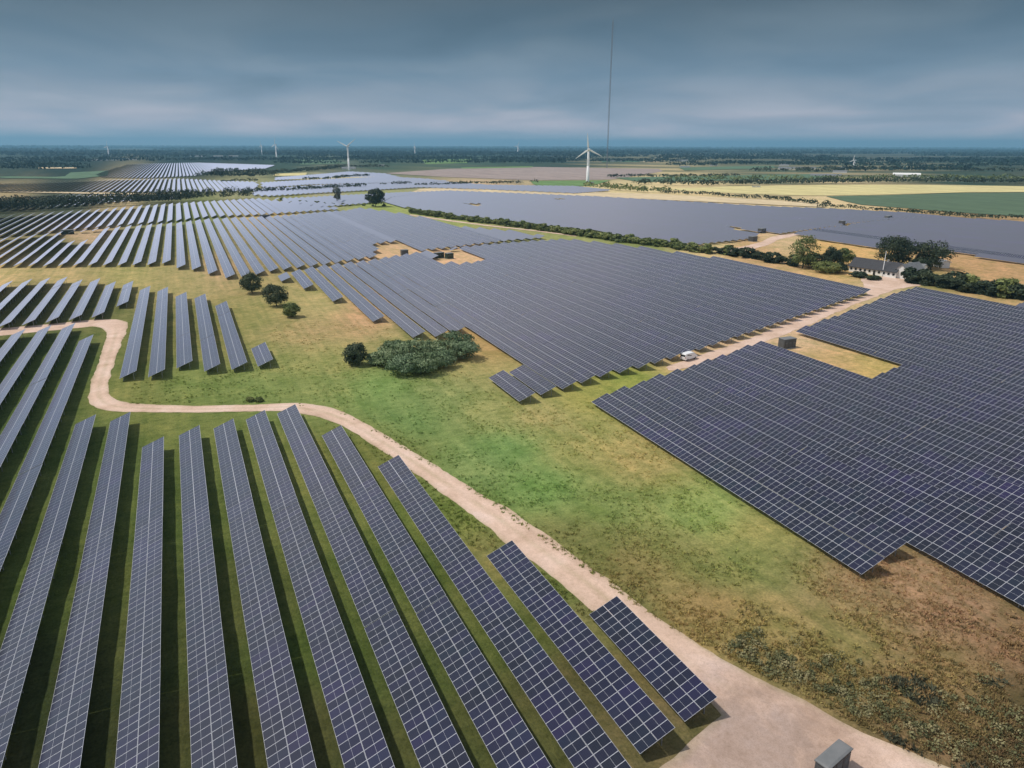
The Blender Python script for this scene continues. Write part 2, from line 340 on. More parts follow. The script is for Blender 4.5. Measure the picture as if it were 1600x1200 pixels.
t.links.new(nz(t, gm, 2.2, 6, 0.75), bp.inputs['Height']); t.links.new(bp.outputs[0], b.inputs['Normal'])
GROUND = m
obj('ground', mesh_np('ground', np.stack([X, Y, Z], 1), Q, [GROUND], colr=gc, smooth=True), kind='structure')

# tracks: sheets with ragged edges, a few centimetres above the soil
m, t, b = principled('sandy_gravel', rough=0.95, spec=0.15)
gm = node(t, 'ShaderNodeNewGeometry')
r1 = ramp(t, [(0.25, lin((208, 178, 156)) * 0.78), (0.5, lin((226, 197, 178)) * 0.86), (0.72, lin((234, 209, 196)) * 0.88)]); t.links.new(nz(t, gm, 0.13, 5, 0.6, 0.4), r1.inputs[0])
r2 = ramp(t, [(0.3, (0.84, 0.83, 0.80)), (0.55, (1, 1, 1)), (0.8, (1.08, 1.07, 1.06))]); t.links.new(nz(t, gm, 1.6, 6, 0.7), r2.inputs[0])
c = mulby(t, r1.outputs[0], r2.outputs[0])
r3 = ramp(t, [(0.3, (0.80, 0.80, 0.78)), (0.5, (1, 1, 1)), (0.8, (1.10, 1.09, 1.08))]); t.links.new(nz(t, gm, 9.0, 3, 0.7), r3.inputs[0])
c = mulby(t, c, r3.outputs[0])
vd = node(t, 'ShaderNodeVectorMath', operation='DISTANCE'); t.links.new(gm.outputs['Position'], vd.inputs[0]); yx, yy = g(1175, 1165); vd.inputs[1].default_value = W(yx, yy, 0)
dn = mth(t, 'ADD', mth(t, 'DIVIDE', vd.outputs['Value'], 16.0), mth(t, 'MULTIPLY', mth(t, 'SUBTRACT', nz(t, gm, 0.3, 5, 0.65, 0.6), 0.5), 1.1))
r5 = ramp(t, [(0.25, (0.62, 0.63, 0.66)), (0.55, (0.80, 0.79, 0.80)), (0.95, (1, 1, 1))]); t.links.new(dn, r5.inputs[0])     # grey, trampled soil of the yard
c = mulby(t, c, r5.outputs[0]); at = node(t, 'ShaderNodeAttribute', attribute_name='tint'); c = mulby(t, c, at.outputs['Color']); t.links.new(c, b.inputs['Base Color'])
bp = node(t, 'ShaderNodeBump'); bp.inputs['Strength'].default_value = 0.35; bp.inputs['Distance'].default_value = 0.08
t.links.new(nz(t, gm, 5.0, 6, 0.75), bp.inputs['Height']); t.links.new(bp.outputs[0], b.inputs['Normal'])
SAND = m
def resample(P, step):
    P = np.array(P); d = np.r_[0, np.cumsum(np.hypot(*np.diff(P, axis=0).T))]; n = max(int(d[-1] / step), 2)
    s = np.linspace(0, d[-1], n); return np.stack([np.interp(s, d, P[:, 0]), np.interp(s, d, P[:, 1])], 1)
def ragged_sheet(name, P, z, step, jit, mat, **kw):
    P = resample(P + [P[0]], step)[:-1]
    if jit: P = P + np.stack([vnoise(P[:, 0] + 7, P[:, 1], 1.3, 5), vnoise(P[:, 0], P[:, 1] + 9, 1.1, 6)], 1) * jit + np.stack([vnoise(P[:, 0], P[:, 1], 6, 8), vnoise(P[:, 1], P[:, 0], 6, 9)], 1) * jit
    from mathutils.geometry import tessellate_polygon
    tri = tessellate_polygon([[Vector((x, y, 0)) for x, y in P]])
    me = bpy.data.meshes.new(name); me.from_pydata([(x, -y, z) for x, y in P], [], [tuple(q) for q in tri]); me.materials.append(mat)
    me.validate(); me.update()
    if len(me.polygons) and me.polygons[0].normal.z < 0: me.flip_normals()
    return obj(name, me, **kw)
# main track: a strip between its two edges, so that wheel marks can follow it
NT = 620
def even(P, n):
    P = np.array(P); d = np.r_[0, np.cumsum(np.hypot(*np.diff(P, axis=0).T))]; q = np.linspace(0, d[-1], n); return np.stack([np.interp(q, d, P[:, 0]), np.interp(q, d, P[:, 1])], 1)
def smooth_line(P, it=8):
    for _ in range(it): P[1:-1] = (P[:-2] + 2 * P[1:-1] + P[2:]) / 4
    return P
RA = smooth_line(even(tr, NT)); LB_all = smooth_line(even(tl, NT * 3))
LB = []; last = 0
for p in RA:                       # nearest left-edge point, never running backwards
    dd_ = np.hypot(*(LB_all[last:last + 60] - p).T); last = last + int(dd_.argmin()); LB.append(LB_all[last])
LB = smooth_line(np.array(LB), 4); LB[-1] = LB_all[-1]
end_n = 40; LB[-end_n:] = np.linspace(LB[-end_n], LB_all[-1], end_n)
cols = 13; fr_ = np.linspace(0, 1, cols); strip = RA[:, None] * (1 - fr_)[None, :, None] + LB[:, None] * fr_[None, :, None]
dirn = (LB - RA); wid = np.maximum(np.hypot(*dirn.T), 0.1)[:, None]; dirn = dirn / wid
for side, sg in ((0, -1), (cols - 1, 1)):
    P = strip[:, side]; nn_ = vnoise(P[:, 0], P[:, 1], 1.2, 5 + side) * .14 + vnoise(P[:, 0], P[:, 1], 5.0, 8 + side) * .30
    strip[:, side] += dirn * sg * nn_[:, None]
across = np.repeat((fr_[None, :] * wid), 1, axis=0)                     # metres from the right edge
mid = wid / 2; off = np.abs(across - mid)
wheel = np.exp(-((off - 0.95) / 0.38) ** 2); crest = np.exp(-(off / 0.45) ** 2); edge = np.exp(-np.minimum(across, wid - across) / 0.35)
narrow = np.clip((7.5 - wid) / 2.0, 0, 1)
P2 = strip.reshape(-1, 2); nzv = (0.5 + 0.5 * vnoise(P2[:, 0], P2[:, 1], 3.0, 21)).reshape(NT, cols)
col = np.ones((NT, cols, 3)); 
col *= (1 + 0.07 * wheel * narrow * (0.5 + nzv))[..., None]
col *= (1 - (crest * narrow * nzv * 0.16)[..., None] * np.array([1.0, 0.7, 1.3])); col *= (1 - (edge * 0.22 * (0.4 + nzv))[..., None] * np.array([1.0, 0.75, 1.25]))
Vt = np.concatenate([P2, np.full((len(P2), 1), 0.045)], 1); ii, jj = np.meshgrid(np.arange(NT - 1), np.arange(cols - 1), indexing='ij'); a = (ii * cols + jj).ravel()
obj('track', mesh_np('track', Vt, np.stack([a, a + 1, a + cols + 1, a + cols], 1)[:, ::-1], [SAND], colr=col.reshape(-1, 3)), kind='structure')
for i, (nm, P) in enumerate(sheets[1:]):
    o_ = ragged_sheet(nm, P, 0.05 + 0.005 * i, 1.2, 0.4, SAND, kind='structure')
    ca_ = o_.data.color_attributes.new('tint', 'FLOAT_COLOR', 'POINT'); ca_.data.foreach_set('color', np.ones(len(o_.data.vertices) * 4, np.float32))

# distant fields, each one its own sheet
def field_mat(name, c, streak=0.9):
    m, t, b = principled(name, rough=0.95, spec=0.1); gm = node(t, 'ShaderNodeNewGeometry')
    cc = lin(c) * ALB
    r = ramp(t, [(0.3, cc * 0.82), (0.7, cc * 1.15)]); t.links.new(nz(t, gm, 0.012, 6, 0.6, 0.5, (1, 4, 0.3)), r.inputs[0])
    r2 = ramp(t, [(0.3, (streak,) * 3), (0.7, (1.06,) * 3)]); t.links.new(nz(t, gm, 0.12, 3, 0.5), r2.inputs[0])
    t.links.new(mulby(t, r.outputs[0], r2.outputs[0]), b.inputs['Base Color']); return m
F_YEL = field_mat('ripe_barley', (214, 202, 146)); F_GRN = field_mat('green_crop', (92, 112, 88)); F_BRN = field_mat('fallow_soil', (162, 148, 142))
F_LG = field_mat('young_crop', (112, 142, 88)); F_PALE = field_mat('stubble', (215, 196, 160)); F_DG = field_mat('dull_pasture', (96, 122, 96))
fields = [(F_YEL, [(1030,296),(1150,291),(1300,289),(1450,289),(1650,292),(1650,300),(1500,301),(1400,304),(1300,306),(1200,305),(1100,300)]),
 (F_GRN, [(1290,307),(1400,305),(1500,302),(1650,301),(1650,343),(1580,338),(1500,333),(1420,326),(1340,320)]),
 (F_BRN, [(600,271),(700,264),(830,261),(1030,264),(1036,268),(955,281),(835,282),(700,277)]),
 (F_LG, [(828,283),(955,282),(920,292),(835,290)]),
 (F_PALE, [(640,302),(660,294),(760,296),(1030,304),(1290,318),(1300,325),(1100,316),(925,308),(800,303)]),
 (F_LG, [(660,250),(740,248),(730,255),(665,257)]), (F_LG, [(720,262),(835,260),(830,262),(722,264)]),
 (F_DG, [(960,278),(1290,272),(1290,280),(1000,285)]), (F_DG, [(1060,262),(1210,259),(1210,263),(1070,267)]),
 (F_DG, [(110,270),(170,267),(168,275),(120,280),(0,279),(0,276),(100,277)]), (F_PALE, [(0,298),(200,303),(310,302),(250,306),(0,301)]),
 (F_YEL, [(430,272),(480,270),(478,275),(425,276)]), (F_DG, [(460,250),(520,249),(545,256),(470,258)]),
 (F_PALE, [(60,262),(120,262),(120,264),(60,264)]), (F_DG, [(940,251),(1010,251),(1010,254),(940,254)]), (F_PALE, [(1000,252),(1030,252),(1030,253.4),(1000,253.4)]),
 (F_YEL, [(440,277),(560,273),(600,277),(520,281),(440,282)])]
for i, (mm_, P) in enumerate(fields):
    ragged_sheet('field', G(P), 0.35 + 0.05 * i, 40.0, 0, mm_, kind='structure')

# ------------------------------------------------------------------ solar tables
TILT = 0.3796; DY = 6.188; MW = 1.13; HW = 1.022; WT = 4 * HW; ZC = 1.70
ct, st = math.cos(TILT), math.sin(TILT)
ONES = 'first second third fourth fifth sixth seventh eighth ninth tenth eleventh twelfth thirteenth fourteenth fifteenth sixteenth seventeenth eighteenth nineteenth'.split()
TENS = {20:'twent',30:'thirt',40:'fort',50:'fift',60:'sixt',70:'sevent',80:'eight',90:'ninet'}
def ordinal(n):
    if n < 20: return ONES[n - 1]
    t, o = n // 10 * 10, n % 10
    if n >= 100: return 'hundred and ' + ordinal(n - 100) if n > 100 else 'hundredth'
    return TENS[t] + ('ieth' if o == 0 else 'y-' + ONES[o - 1])
def rot(P, az):
    P = np.asarray(P, float); c, s = math.cos(az), math.sin(az)
    return np.stack([P[..., 0] * c + P[..., 1] * s, -P[..., 0] * s + P[..., 1] * c], -1)     # plan -> row frame
def unrot(x, y, az):
    c, s = math.cos(az), math.sin(az); return x * c - y * s, x * s + y * c
def scan(P, y):
    xs = []
    for i in range(len(P)):
        (x0, y0), (x1, y1) = P[i], P[(i + 1) % len(P)]
        if (y0 > y) != (y1 > y): xs.append(x0 + (y - y0) * (x1 - x0) / (y1 - y0))
    xs.sort(); return list(zip(xs[::2], xs[1::2]))
def sub(iv, cut):
    out = []
    for a, b in iv:
        segs = [(a, b)]
        for c, d in cut:
            segs = [s for (p, q) in segs for s in ((p, min(q, c)), (max(p, d), q)) if s[1] - s[0] > 0]
        out += segs
    return out
ROWS = []     # dicts: block, k, az, y (row frame), x0, x1, stag
def block(name, az_deg, poly, anchor, holes=(), ylow=True, krange=(-60, 160), minlen=3):
    """anchor = pixel of a lower edge point of one row (fixes the row lattice)"""
    az = math.radians(az_deg)
    P = rot(G(poly, ZC), az); Hs = [rot(G(h, ZC), az) for h in holes]
    zl = ZC - WT / 2 * st
    y0 = rot(g(*anchor, zl), az)[1] + WT / 2 * ct
    for k in range(*krange):
        y = y0 + k * DY
        iv = scan(P, y); cut = [c for h in Hs for c in scan(h, y)]
        for a, b in sub(iv, cut):
            n = int((b - a) / MW)
            if n >= minlen: ROWS.append(dict(block=name, k=k, az=az, y=y, x0=a, n=n))
def rows_explicit(name, az_deg, lst):
    for k, y, x0, x1, stag in lst:
        ROWS.append(dict(block=name, k=k, az=math.radians(az_deg), y=y, x0=x0, n=max(int(round((x1 - x0) / MW)), 2), stag=stag))
Y12 = 39.852
far_px = {-2:(606,720),-3:(516,673),-4:(448,637),-5:(401,648),-6:(349,661),-7:(296.5,672),-8:(240.5,690),-9:(192,650),-10:(138,655),-11:(132,527),-12:(98,510),-13:(62,513),-14:(20,519),-15:(-30,524)}
A = [(0, Y12, 60.65 - 16 * MW, 60.65, 0), (-1, Y12 - DY, g(1030,1157,ZC)[0], 77.1, 0)]
for k, p in far_px.items():
    xf = g(*p, ZC)[0]; A.append((k, Y12 + k * DY, 6.0 if k > -12 else 60.0, xf, 1 if k in (-4, -8, -7, -9, -2) else 0))
rows_explicit('near', 0, A)
block('bend', 0, [(-120,452),(15,441),(47,438),(75,436),(102,435),(125,440),(152,437),(180,445),(206,441),(200,465),(178,489),(146,493),(100,498),(50,503),(0,508),(-120,520)], (178,491))
C = []
for k, (un, uf) in zip(range(-9, -3), [((204,585),(226,450)),((248,583),(253,452)),((290,569),(283,459.5)),((333,574),(314,462)),((376,571.5),(348,474)),((418,566),(405,539))]):
    pn, pf = g(*un, ZC), g(*uf, ZC); C.append((k, (Y12 + k * DY) , pn[0], pf[0], 0))
rows_explicit('middle_left', 0.35, [(k, rot(np.array([185.0, y]), math.radians(0.35))[1], a, b, s) for k, y, a, b, s in C])
block('far_left', 0.45, [(-160,425),(0,413),(80,413),(120,412),(188,412),(240,411),(262,409),(280,416),(300,417),(330,424),(352,432),(378,430),(400,427),(430,421),(470,416),(520,410),(560,404),(600,398),(655,391),(690,387),(740,381),(800,374),(830,372),(850,370),(800,361),(712,354),(660,340),(620,333),(582,327),(560,325),(540,329),(505,331),(450,336),(400,339),(325,342),(275,348),(200,353),(100,362),(0,371),(-160,384)],
      (325,426), holes=[[(90,372),(100,363),(165,358),(150,374),(115,378)],[(578,382),(600,378),(622,376),(662,391),(640,397),(600,400),(588,392)]])
block('behind_left', 0.45, [(-160,381),(0,368),(100,359),(200,350),(275,344),(325,338),(400,335),(450,332),(505,328),(535,326),(500,321),(440,314),(400,310),(300,316),(225,321),(160,327),(80,332),(0,337),(-160,345)], (325,426))
block('centre', 1.25, [(446,436),(486,449),(516,465),(541,469),(574,492),(614,505),(640,520),(668,524),(700,520),(722,514),(742,514),(815,571),(766,585),(768,592),(790,608),(825,621),(858,610),(886,603),(916,593),(943,584),(1000,572),(1080,548),(1160,522),(1240,495),(1300,474),(1357,455),(1300,441),(1240,427),(1170,413),(1100,401),(1040,393),(985,385),(930,379),(880,374),(840,376),(770,381),(700,388),(640,396),(600,403),(560,409),(510,414),(470,421),(440,428)],
      (810.9,627.2), holes=[[(676,390),(700,388),(725,390),(758,405),(735,411),(700,411),(680,404)]])
block('right', 1.4, [(918,625),(1345,897),(1385,872),(1414,848),(1600,944),(1900,1095),(2200,1000),(2200,520),(1700,492),(1640,474),(1596,472),(1571,480),(1510,468),(1423,450),(1395,458),(1330,484),(1247,513),(1190,532),(1110,560),(1000,596)],
      (1345,897), holes=[[(1180,534),(1247,513),(1300,532),(1404,570),(1365,588),(1290,566)]])
block('beyond_hedge', 1.0, [(607,302),(700,298),(800,302),(925,307),(1100,317),(1200,323),(1285,326),(1400,332),(1500,341),(1600,347),(1750,352),(1750,440),(1600,409),(1480,391),(1350,384),(1250,366),(1192,360),(1178,371),(1095,380),(1037,376),(975,369),(937,360),(900,356),(800,345),(740,338),(680,331),(640,324),(600,316)],
      (1095,382), holes=[[(1132,354),(1145,353),(1185,361),(1178,365),(1150,360)],[(1215,364),(1300,353),(1335,351),(1330,352.5),(1300,354.6),(1225,366)],[(1250,342),(1315,349),(1380,343),(1450,338),(1450,339.2),(1380,344.5),(1315,351.5),(1240,343)],
      [(720,317),(752,317.5),(752,322),(736,322)],[(864,310),(882,309),(884,312),(866,312)]])
block('strip', 0.8, [(535,305),(640,300),(652,303),(610,308),(600,314),(560,318),(500,323),(450,315),(430,310),(480,308)], (540,318))
block('upper_strip', 0.8, [(395,296),(500,289),(640,285),(700,284),(760,289),(900,291),(955,297),(900,301),(760,295),(655,292),(570,297),(480,302),(420,306),(395,304)], (540,300))
block('pale_strip', 0.8, [(408,285),(480,281),(600,276),(660,279),(700,283),(600,285),(480,288),(410,294)], (540,284))
block('distance', 0.6, [(-60,298),(-60,288),(60,285),(110,283),(180,280),(280,279),(340,282),(400,284),(404,291),(390,298),(300,299),(200,300),(110,299),(60,299)], (250,300))
block('distance_low', 0.6, [(-60,312),(0,307),(80,303),(180,304),(290,306),(270,309),(190,314),(100,322),(0,328),(-60,332)], (150,312))
block('horizon', 0.6, [(150,272),(178,262),(200,256),(310,254),(430,258),(415,263),(330,268),(310,274),(230,278),(160,277)], (250,276))
block('thin', 0.8, [(500,272),(545,268),(600,271),(625,277),(560,276),(480,279),(430,281),(430,277)], (540,276))

for r in ROWS:
    xm = r['x0'] + r['n'] * MW / 2
    xc, yc = unrot(xm, r['y'], r['az']); r['xm'] = xm; r['c'] = (xc, yc)
    xe = [unrot(r['x0'] + s * r['n'] * MW, r['y'], r['az']) for s in (0, 0.25, 0.5, 0.75, 1)]
    U, V_ = px(np.array([p[0] for p in xe]), np.array([p[1] for p in xe]), ZC)
    dist = [math.sqrt(p[0] ** 2 + p[1] ** 2 + H * H) for p in xe]
    vis = [(-60 < u < 1660 and v < 1260 and p[0] * FH[0] + p[1] * FH[1] > 0) for u, v, p in zip(U, V_, xe)]
    r['vis'] = any(vis); r['dmin'] = min(dist)
    r['size'] = sum(r['n'] / d ** 2 for d, vv in zip(dist, vis) if vv) / 5
ROWS.sort(key=lambda r: -r['size'])
print('rows', len(ROWS), 'visible', sum(r['vis'] for r in ROWS))

# one module: silver frame, two half-cell fields with a bright middle strip, pale back
def module_mesh():
    mb = MB(); w, l, fr, h = (MW - 0.014) / 2, (2 * HW - 0.036) / 2, 0.021, 0.035
    mb.quad([(-w,-l,0),(w,-l,0),(w-fr,-l+fr,0),(-w+fr,-l+fr,0)]); mb.quad([(w,-l,0),(w,l,0),(w-fr,l-fr,0),(w-fr,-l+fr,0)])
    mb.quad([(w,l,0),(-w,l,0),(-w+fr,l-fr,0),(w-fr,l-fr,0)]); mb.quad([(-w,l,0),(-w,-l,0),(-w+fr,-l+fr,0),(-w+fr,l-fr,0)])
    for a, b_ in (((-w,-l),(w,-l)),((w,-l),(w,l)),((w,l),(-w,l)),((-w,l),(-w,-l))):
        mb.quad([(a[0],a[1],-h),(b_[0],b_[1],-h),(b_[0],b_[1],0),(a[0],a[1],0)])
    mb.quad([(-w+fr,-l+fr,-0.004),(w-fr,-l+fr,-0.004),(w-fr,-0.007,-0.004),(-w+fr,-0.007,-0.004)], 1)
    mb.quad([(-w+fr,-0.007,-0.004),(w-fr,-0.007,-0.004),(w-fr,0.007,-0.004),(-w+fr,0.007,-0.004)], 0)
    mb.quad([(-w+fr,0.007,-0.004),(w-fr,0.007,-0.004),(w-fr,l-fr,-0.004),(-w+fr,l-fr,-0.004)], 1)
    mb.quad([(-w,l,-h+0.003),(w,l,-h+0.003),(w,-l,-h+0.003),(-w,-l,-h+0.003)], 2)
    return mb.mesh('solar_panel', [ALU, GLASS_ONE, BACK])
MOD = module_mesh()
def seg_z(r, i):        # tables of 28 modules follow the soil, each a touch higher or lower
    return random.Random(r['k'] * 7919 + (i // 28) * 104729 + len(r['block'])).uniform(-0.06, 0.06)
def slope(x, q, dz=0.0, n=0.0):
    """local point: x along the row, q up the slope from the centre line, n off the surface"""
    return (x, q * ct - n * st, ZC + dz + q * st + n * ct)
def joined(r, i0, i1, lod, x_loc):
    """module columns i0..i1 as one mesh in the row's local frame"""
    n = i1 - i0; 
    if n <= 0: return None
    V, Qs, mi, tint = [], [], [], []
    def quad(a, b_, q0, q1, nn, dz, mat, tt):
        k = len(V); V.extend([slope(a, q0, dz, nn), slope(b_, q0, dz, nn), slope(b_, q1, dz, nn), slope(a, q1, dz, nn)])
        Qs.append((k, k+1, k+2, k+3)); mi.append(mat); tint.extend([tt] * 4)
    if lod == 2:
        step = 280; i = i0
        while i < i1:
            j = min(i1, (i // step + 1) * step); a, b_ = x_loc + i * MW, x_loc + j * MW - (0.1 if j < i1 else 0.0); dz = 0.0
            tt = float(rng.random() * .3 + .35)
            quad(a, b_, -WT/2, WT/2, 0, dz, 1, tt)
            k = len(V); h = 0.06
            V.extend([slope(a,-WT/2,dz,-h), slope(b_,-WT/2,dz,-h), slope(b_,WT/2,dz,-h), slope(a,WT/2,dz,-h)]); tint.extend([0.5]*4)
            Qs.extend([(k+3,k+2,k+1,k), (k,k+1,k-3,k-4), (k+1,k+2,k-2,k-3), (k+2,k+3,k-1,k-2), (k+3,k,k-4,k-1)]); mi.extend([2,0,0,0,0])
            if r['dmin'] < 700:   # legs
                for xx in np.arange(a + 1, b_, 6.0):
                    kk = len(V); V.extend([(xx,-.06,0),(xx+.12,-.06,0),(xx+.12,-.06,ZC),(xx,-.06,ZC)]); tint.extend([.5]*4); Qs.append((kk,kk+1,kk+2,kk+3)); mi.append(3)
            i = j
        return mesh_np('panel_array', V, Qs, [ALU, GLASS_FAR, BACK, STEEL], mi, colr=np.repeat(np.array(tint)[:, None], 3, 1))
    i = i0
    while i < i1:
        j = min(i1, (i // 28 + 1) * 28); a, b_ = x_loc + i * MW, x_loc + j * MW - 0.10; dz = seg_z(r, i)
        quad(a, b_, -WT/2, WT/2, 0, dz, 0, .5)
        k = len(V); h = 0.05
        V.extend([slope(a,-WT/2,dz,-h), slope(b_,-WT/2,dz,-h), slope(b_,WT/2,dz,-h), slope(a,WT/2,dz,-h)]); tint.extend([0.5]*4)
        Qs.extend([(k+3,k+2,k+1,k), (k,k+1,k-3,k-4), (k+1,k+2,k-2,k-3), (k+2,k+3,k-1,k-2), (k+3,k,k-4,k-1)]); mi.extend([2,0,0,0,0])
        for c_ in range(i, j):
            xa = x_loc + c_ * MW + 0.028; xb = xa + MW - 0.056
            if c_ == j - 1: xb -= 0.1
            for half in (0, 1):
                tt = float(rng.random()); qb = -WT/2 + half * 2 * HW
                quad(xa, xb, qb + 0.036, qb + HW - 0.008, 0.012, dz, 1, tt); quad(xa, xb, qb + HW + 0.008, qb + 2 * HW - 0.036, 0.012, dz, 1, tt)
        i = j
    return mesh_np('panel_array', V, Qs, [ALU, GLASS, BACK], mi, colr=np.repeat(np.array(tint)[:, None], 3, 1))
def support(r, x_loc):
    mb = MB(); n = r['n']; a, b_ = x_loc, x_loc + n * MW
    for q in (-1.35, 0.0, 1.35):
        y, z = q * ct, ZC + q * st - 0.10
        mb.box(a + .1, b_ - .15, y - .03, y + .03, z - .08, z - .02, 0)
    for xx in np.arange(a + 0.8, b_ - 0.2, 4 * MW):
        k = len(mb.v); z0_ = 0.10
        for dx_ in (-.04, .04):
            for q, h_ in ((-1.75, -.17), (1.75, -.17), (1.75, -.10), (-1.75, -.10)): mb.v.append((xx + dx_, q * ct, ZC + q * st + h_))
        for f_ in ((0,1,2,3),(7,6,5,4),(0,4,5,1)): mb.f.append(tuple(k + i for i in f_)); mb.m.append(0)
        for q in (-1.2, 1.2):
            mb.box(xx - .05, xx + .05, q * ct - .05, q * ct + .05, -0.3, ZC + q * st - .17, 0, bottom=False)
    return mb.mesh('support_frame', [STEEL])
def pad(V, f): pass
NEAR_D = 118.0
groups = {'near': ('near field left of the sandy track','right'), 'bend': ('field behind the bend of the sandy track','right'), 'middle_left': ('small group right of the track bend','left'),
  'far_left': ('large field beyond the tan strip','left'), 'behind_left': ('field behind the large left field','left'), 'centre': ('large central field','left'),
  'right': ('large right hand field','left'), 'beyond_hedge': ('wide field beyond the hedge','left'), 'strip': ('strip left of the lone round tree','left'), 'upper_strip': ('pale strip above the lone round tree','left'),
  'pale_strip': ('far pale strip below the wind turbine','left'), 'distance': ('far field above the dark tree belt','left'), 'distance_low': ('strip behind the dark tree belt','left'),
  'horizon': ('most distant field near the horizon','left'), 'thin': ('thin strip at the foot of the middle turbine','left')}
single = [r for r in ROWS if r['vis']][:298]
rest = [r for r in ROWS if r['vis']][298:] + [r for r in ROWS if not r['vis'] and r['dmin'] < 0]
by_block = {}
for r in single: by_block.setdefault(r['block'], []).append(r)
n_pan = 0
for bname, lst in by_block.items():
    lst.sort(key=lambda r: (r['y'], r['x0']))
    where, side = groups[bname]
    if side == 'right': lst = lst[::-1]
    ks = sorted({round(r['y'], 1) for r in lst}, reverse=(side == 'right'))
    for r in lst:
        idx = ks.index(round(r['y'], 1)) + 1
        same = [q for q in lst if round(q['y'], 1) == round(r['y'], 1)]
        part = ''
        if len(same) > 1:
            i_s = sorted(same, key=lambda q: q['x0']).index(r); part = (['nearest part of ', 'farther part of '] if len(same) == 2 else ['nearest part of ', 'second part of ', 'third part of ', 'fourth part of ', 'fifth part of ', 'sixth part of '])[i_s]
        lab = '%spanel row %s from the %s, %s' % (part, ordinal(idx), side, where)
        e = empty('solar_panel_row', *r['c'], az=r['az'], label=lab, cat='solar panels', group='tilted rows of solar panels')
        x_loc = -r['n'] * MW / 2
        # which module columns are near enough to be single parts (nearest end has the small index)
        nn = 0; cand = []
        if r['dmin'] < NEAR_D:
            for i in range(r['n']):
                xx, yy = unrot(r['x0'] + (i + .5) * MW, r['y'], r['az'])
                u, v = px(np.array([xx]), np.array([yy]), ZC)
                cand.append(math.sqrt(xx * xx + yy * yy + H * H) < NEAR_D and -90 < u[0] < 1690 and v[0] < 1270)
        idxs = [i for i, c_ in enumerate(cand) if c_]
        if idxs:
            i0, i1 = min(idxs), max(idxs) + 1
            if i1 - i0 > 148: i1 = i0 + 148
            for i in range(i0, i1):
                for half in (0, 1):
                    if r.get('stag') and i == r['n'] - 1 and half == 0 : continue
                    q = (half - 0.5) * 2 * HW
                    p = slope(x_loc + (i + .5) * MW - (0.05 if i % 28 == 27 else 0), q, seg_z(r, i), 0.0)
                    o = bpy.data.objects.new('solar_panel', MOD); COL.objects.link(o); o.parent = e
                    o.location = (p[0], -p[1], p[2]); o.rotation_euler = (-TILT + (random.random() - .5) * 0.014 + seg_z(r, i) * 0.12, (random.random() - .5) * 0.014, 0); n_pan += 1
        else: i0 = i1 = 0
        lod = 1 if r['dmin'] < 420 else 2
        for a_, b2 in ((0, i0), (i1, r['n'])):
            if b2 - a_ > 0:
                if a_ == 0 and i0 > 0:        # the piece outside the frame below
                    me = joined(r, a_, b2, 2, x_loc)
                else: me = joined(r, a_, b2, lod, x_loc)
                obj('panel_array', me, parent=e, kind='stuff')
        if r['dmin'] < 300: obj('support_frame', support(r, x_loc), parent=e, kind='stuff')
print('panels', n_pan, 'rest rows', len(rest))
if rest:
    V, Qs, mi, tt = [], [], [], []
    for r in rest:
        c, s = math.cos(r['az']), math.sin(r['az']); a, b_ = -r['n'] * MW / 2, r['n'] * MW / 2; k = len(V)
        for nn in (0, -0.06):
            for xx, q in ((a,-WT/2),(b_,-WT/2),(b_,WT/2),(a,WT/2)):
                p = slope(xx, q, 0, nn); V.append((r['c'][0] + p[0]*c - p[1]*s, r['c'][1] + p[0]*s + p[1]*c, p[2]))
        Qs += [(k,k+1,k+2,k+3),(k+7,k+6,k+5,k+4),(k+4,k+5,k+1,k),(k+5,k+6,k+2,k+1),(k+6,k+7,k+3,k+2),(k+7,k+4,k,k+3)]; mi += [1,2,0,0,0,0]; tt += [0.4 + 0.2 * rng.random()] * 8
    obj('distant_solar_panel_rows', mesh_np('distant_solar_panel_rows', V, Qs, [ALU, GLASS_FAR, BACK], mi, colr=np.repeat(np.array(tt)[:, None], 3, 1)),
        label='pale mass of distant solar panel rows near the horizon on the left', cat='solar panels', kind='stuff')

# ------------------------------------------------------------------ vegetation
def leaf_mat(name, c0, c1, c2):
    m, t, b = principled(name, rough=0.75, spec=0.15)
    gm = node(t, 'ShaderNodeNewGeometry'); n = nz(t, gm, 0.55, 3, 0.6)
    at = node(t, 'ShaderNodeAttribute', attribute_name='tint'); s0 = node(t, 'ShaderNodeSeparateColor'); t.links.new(at.outputs['Color'], s0.inputs[0])
    f = mth(t, 'ADD', mth(t, 'MULTIPLY', n, 0.6), mth(t, 'MULTIPLY', s0.outputs[0], 0.4))
    r = ramp(t, [(0.3, c0), (0.5, c1), (0.72, c2)]); t.links.new(f, r.inputs[0])
    oi = node(t, 'ShaderNodeObjectInfo'); r2 = ramp(t, [(0, (0.82, 0.85, 0.85)), (1, (1.2, 1.1, 1.0))]); t.links.new(oi.outputs['Random'], r2.inputs[0])
    t.links.new(mulby(t, r.outputs[0], r2.outputs[0]), b.inputs['Base Color'])
    return m
LEAF_BUSH = leaf_mat('willow_leaves', (0.075, 0.12, 0.062), (0.16, 0.23, 0.12), (0.32, 0.40, 0.25))
LEAF_SCRUB = leaf_mat('scrub_leaves', (0.06, 0.075, 0.04), (0.15, 0.16, 0.08), (0.32, 0.29, 0.17))
LEAF_SOFT = leaf_mat('grey_green_leaves', (0.035, 0.055, 0.035), (0.065, 0.09, 0.055), (0.12, 0.15, 0.095))
LEAF_DARK = leaf_mat('dark_leaves', (0.022, 0.036, 0.024), (0.042, 0.062, 0.038), (0.08, 0.105, 0.062))
LEAF_MID = leaf_mat('hedge_leaves', (0.075, 0.11, 0.04), (0.15, 0.19, 0.07), (0.27, 0.30, 0.13))
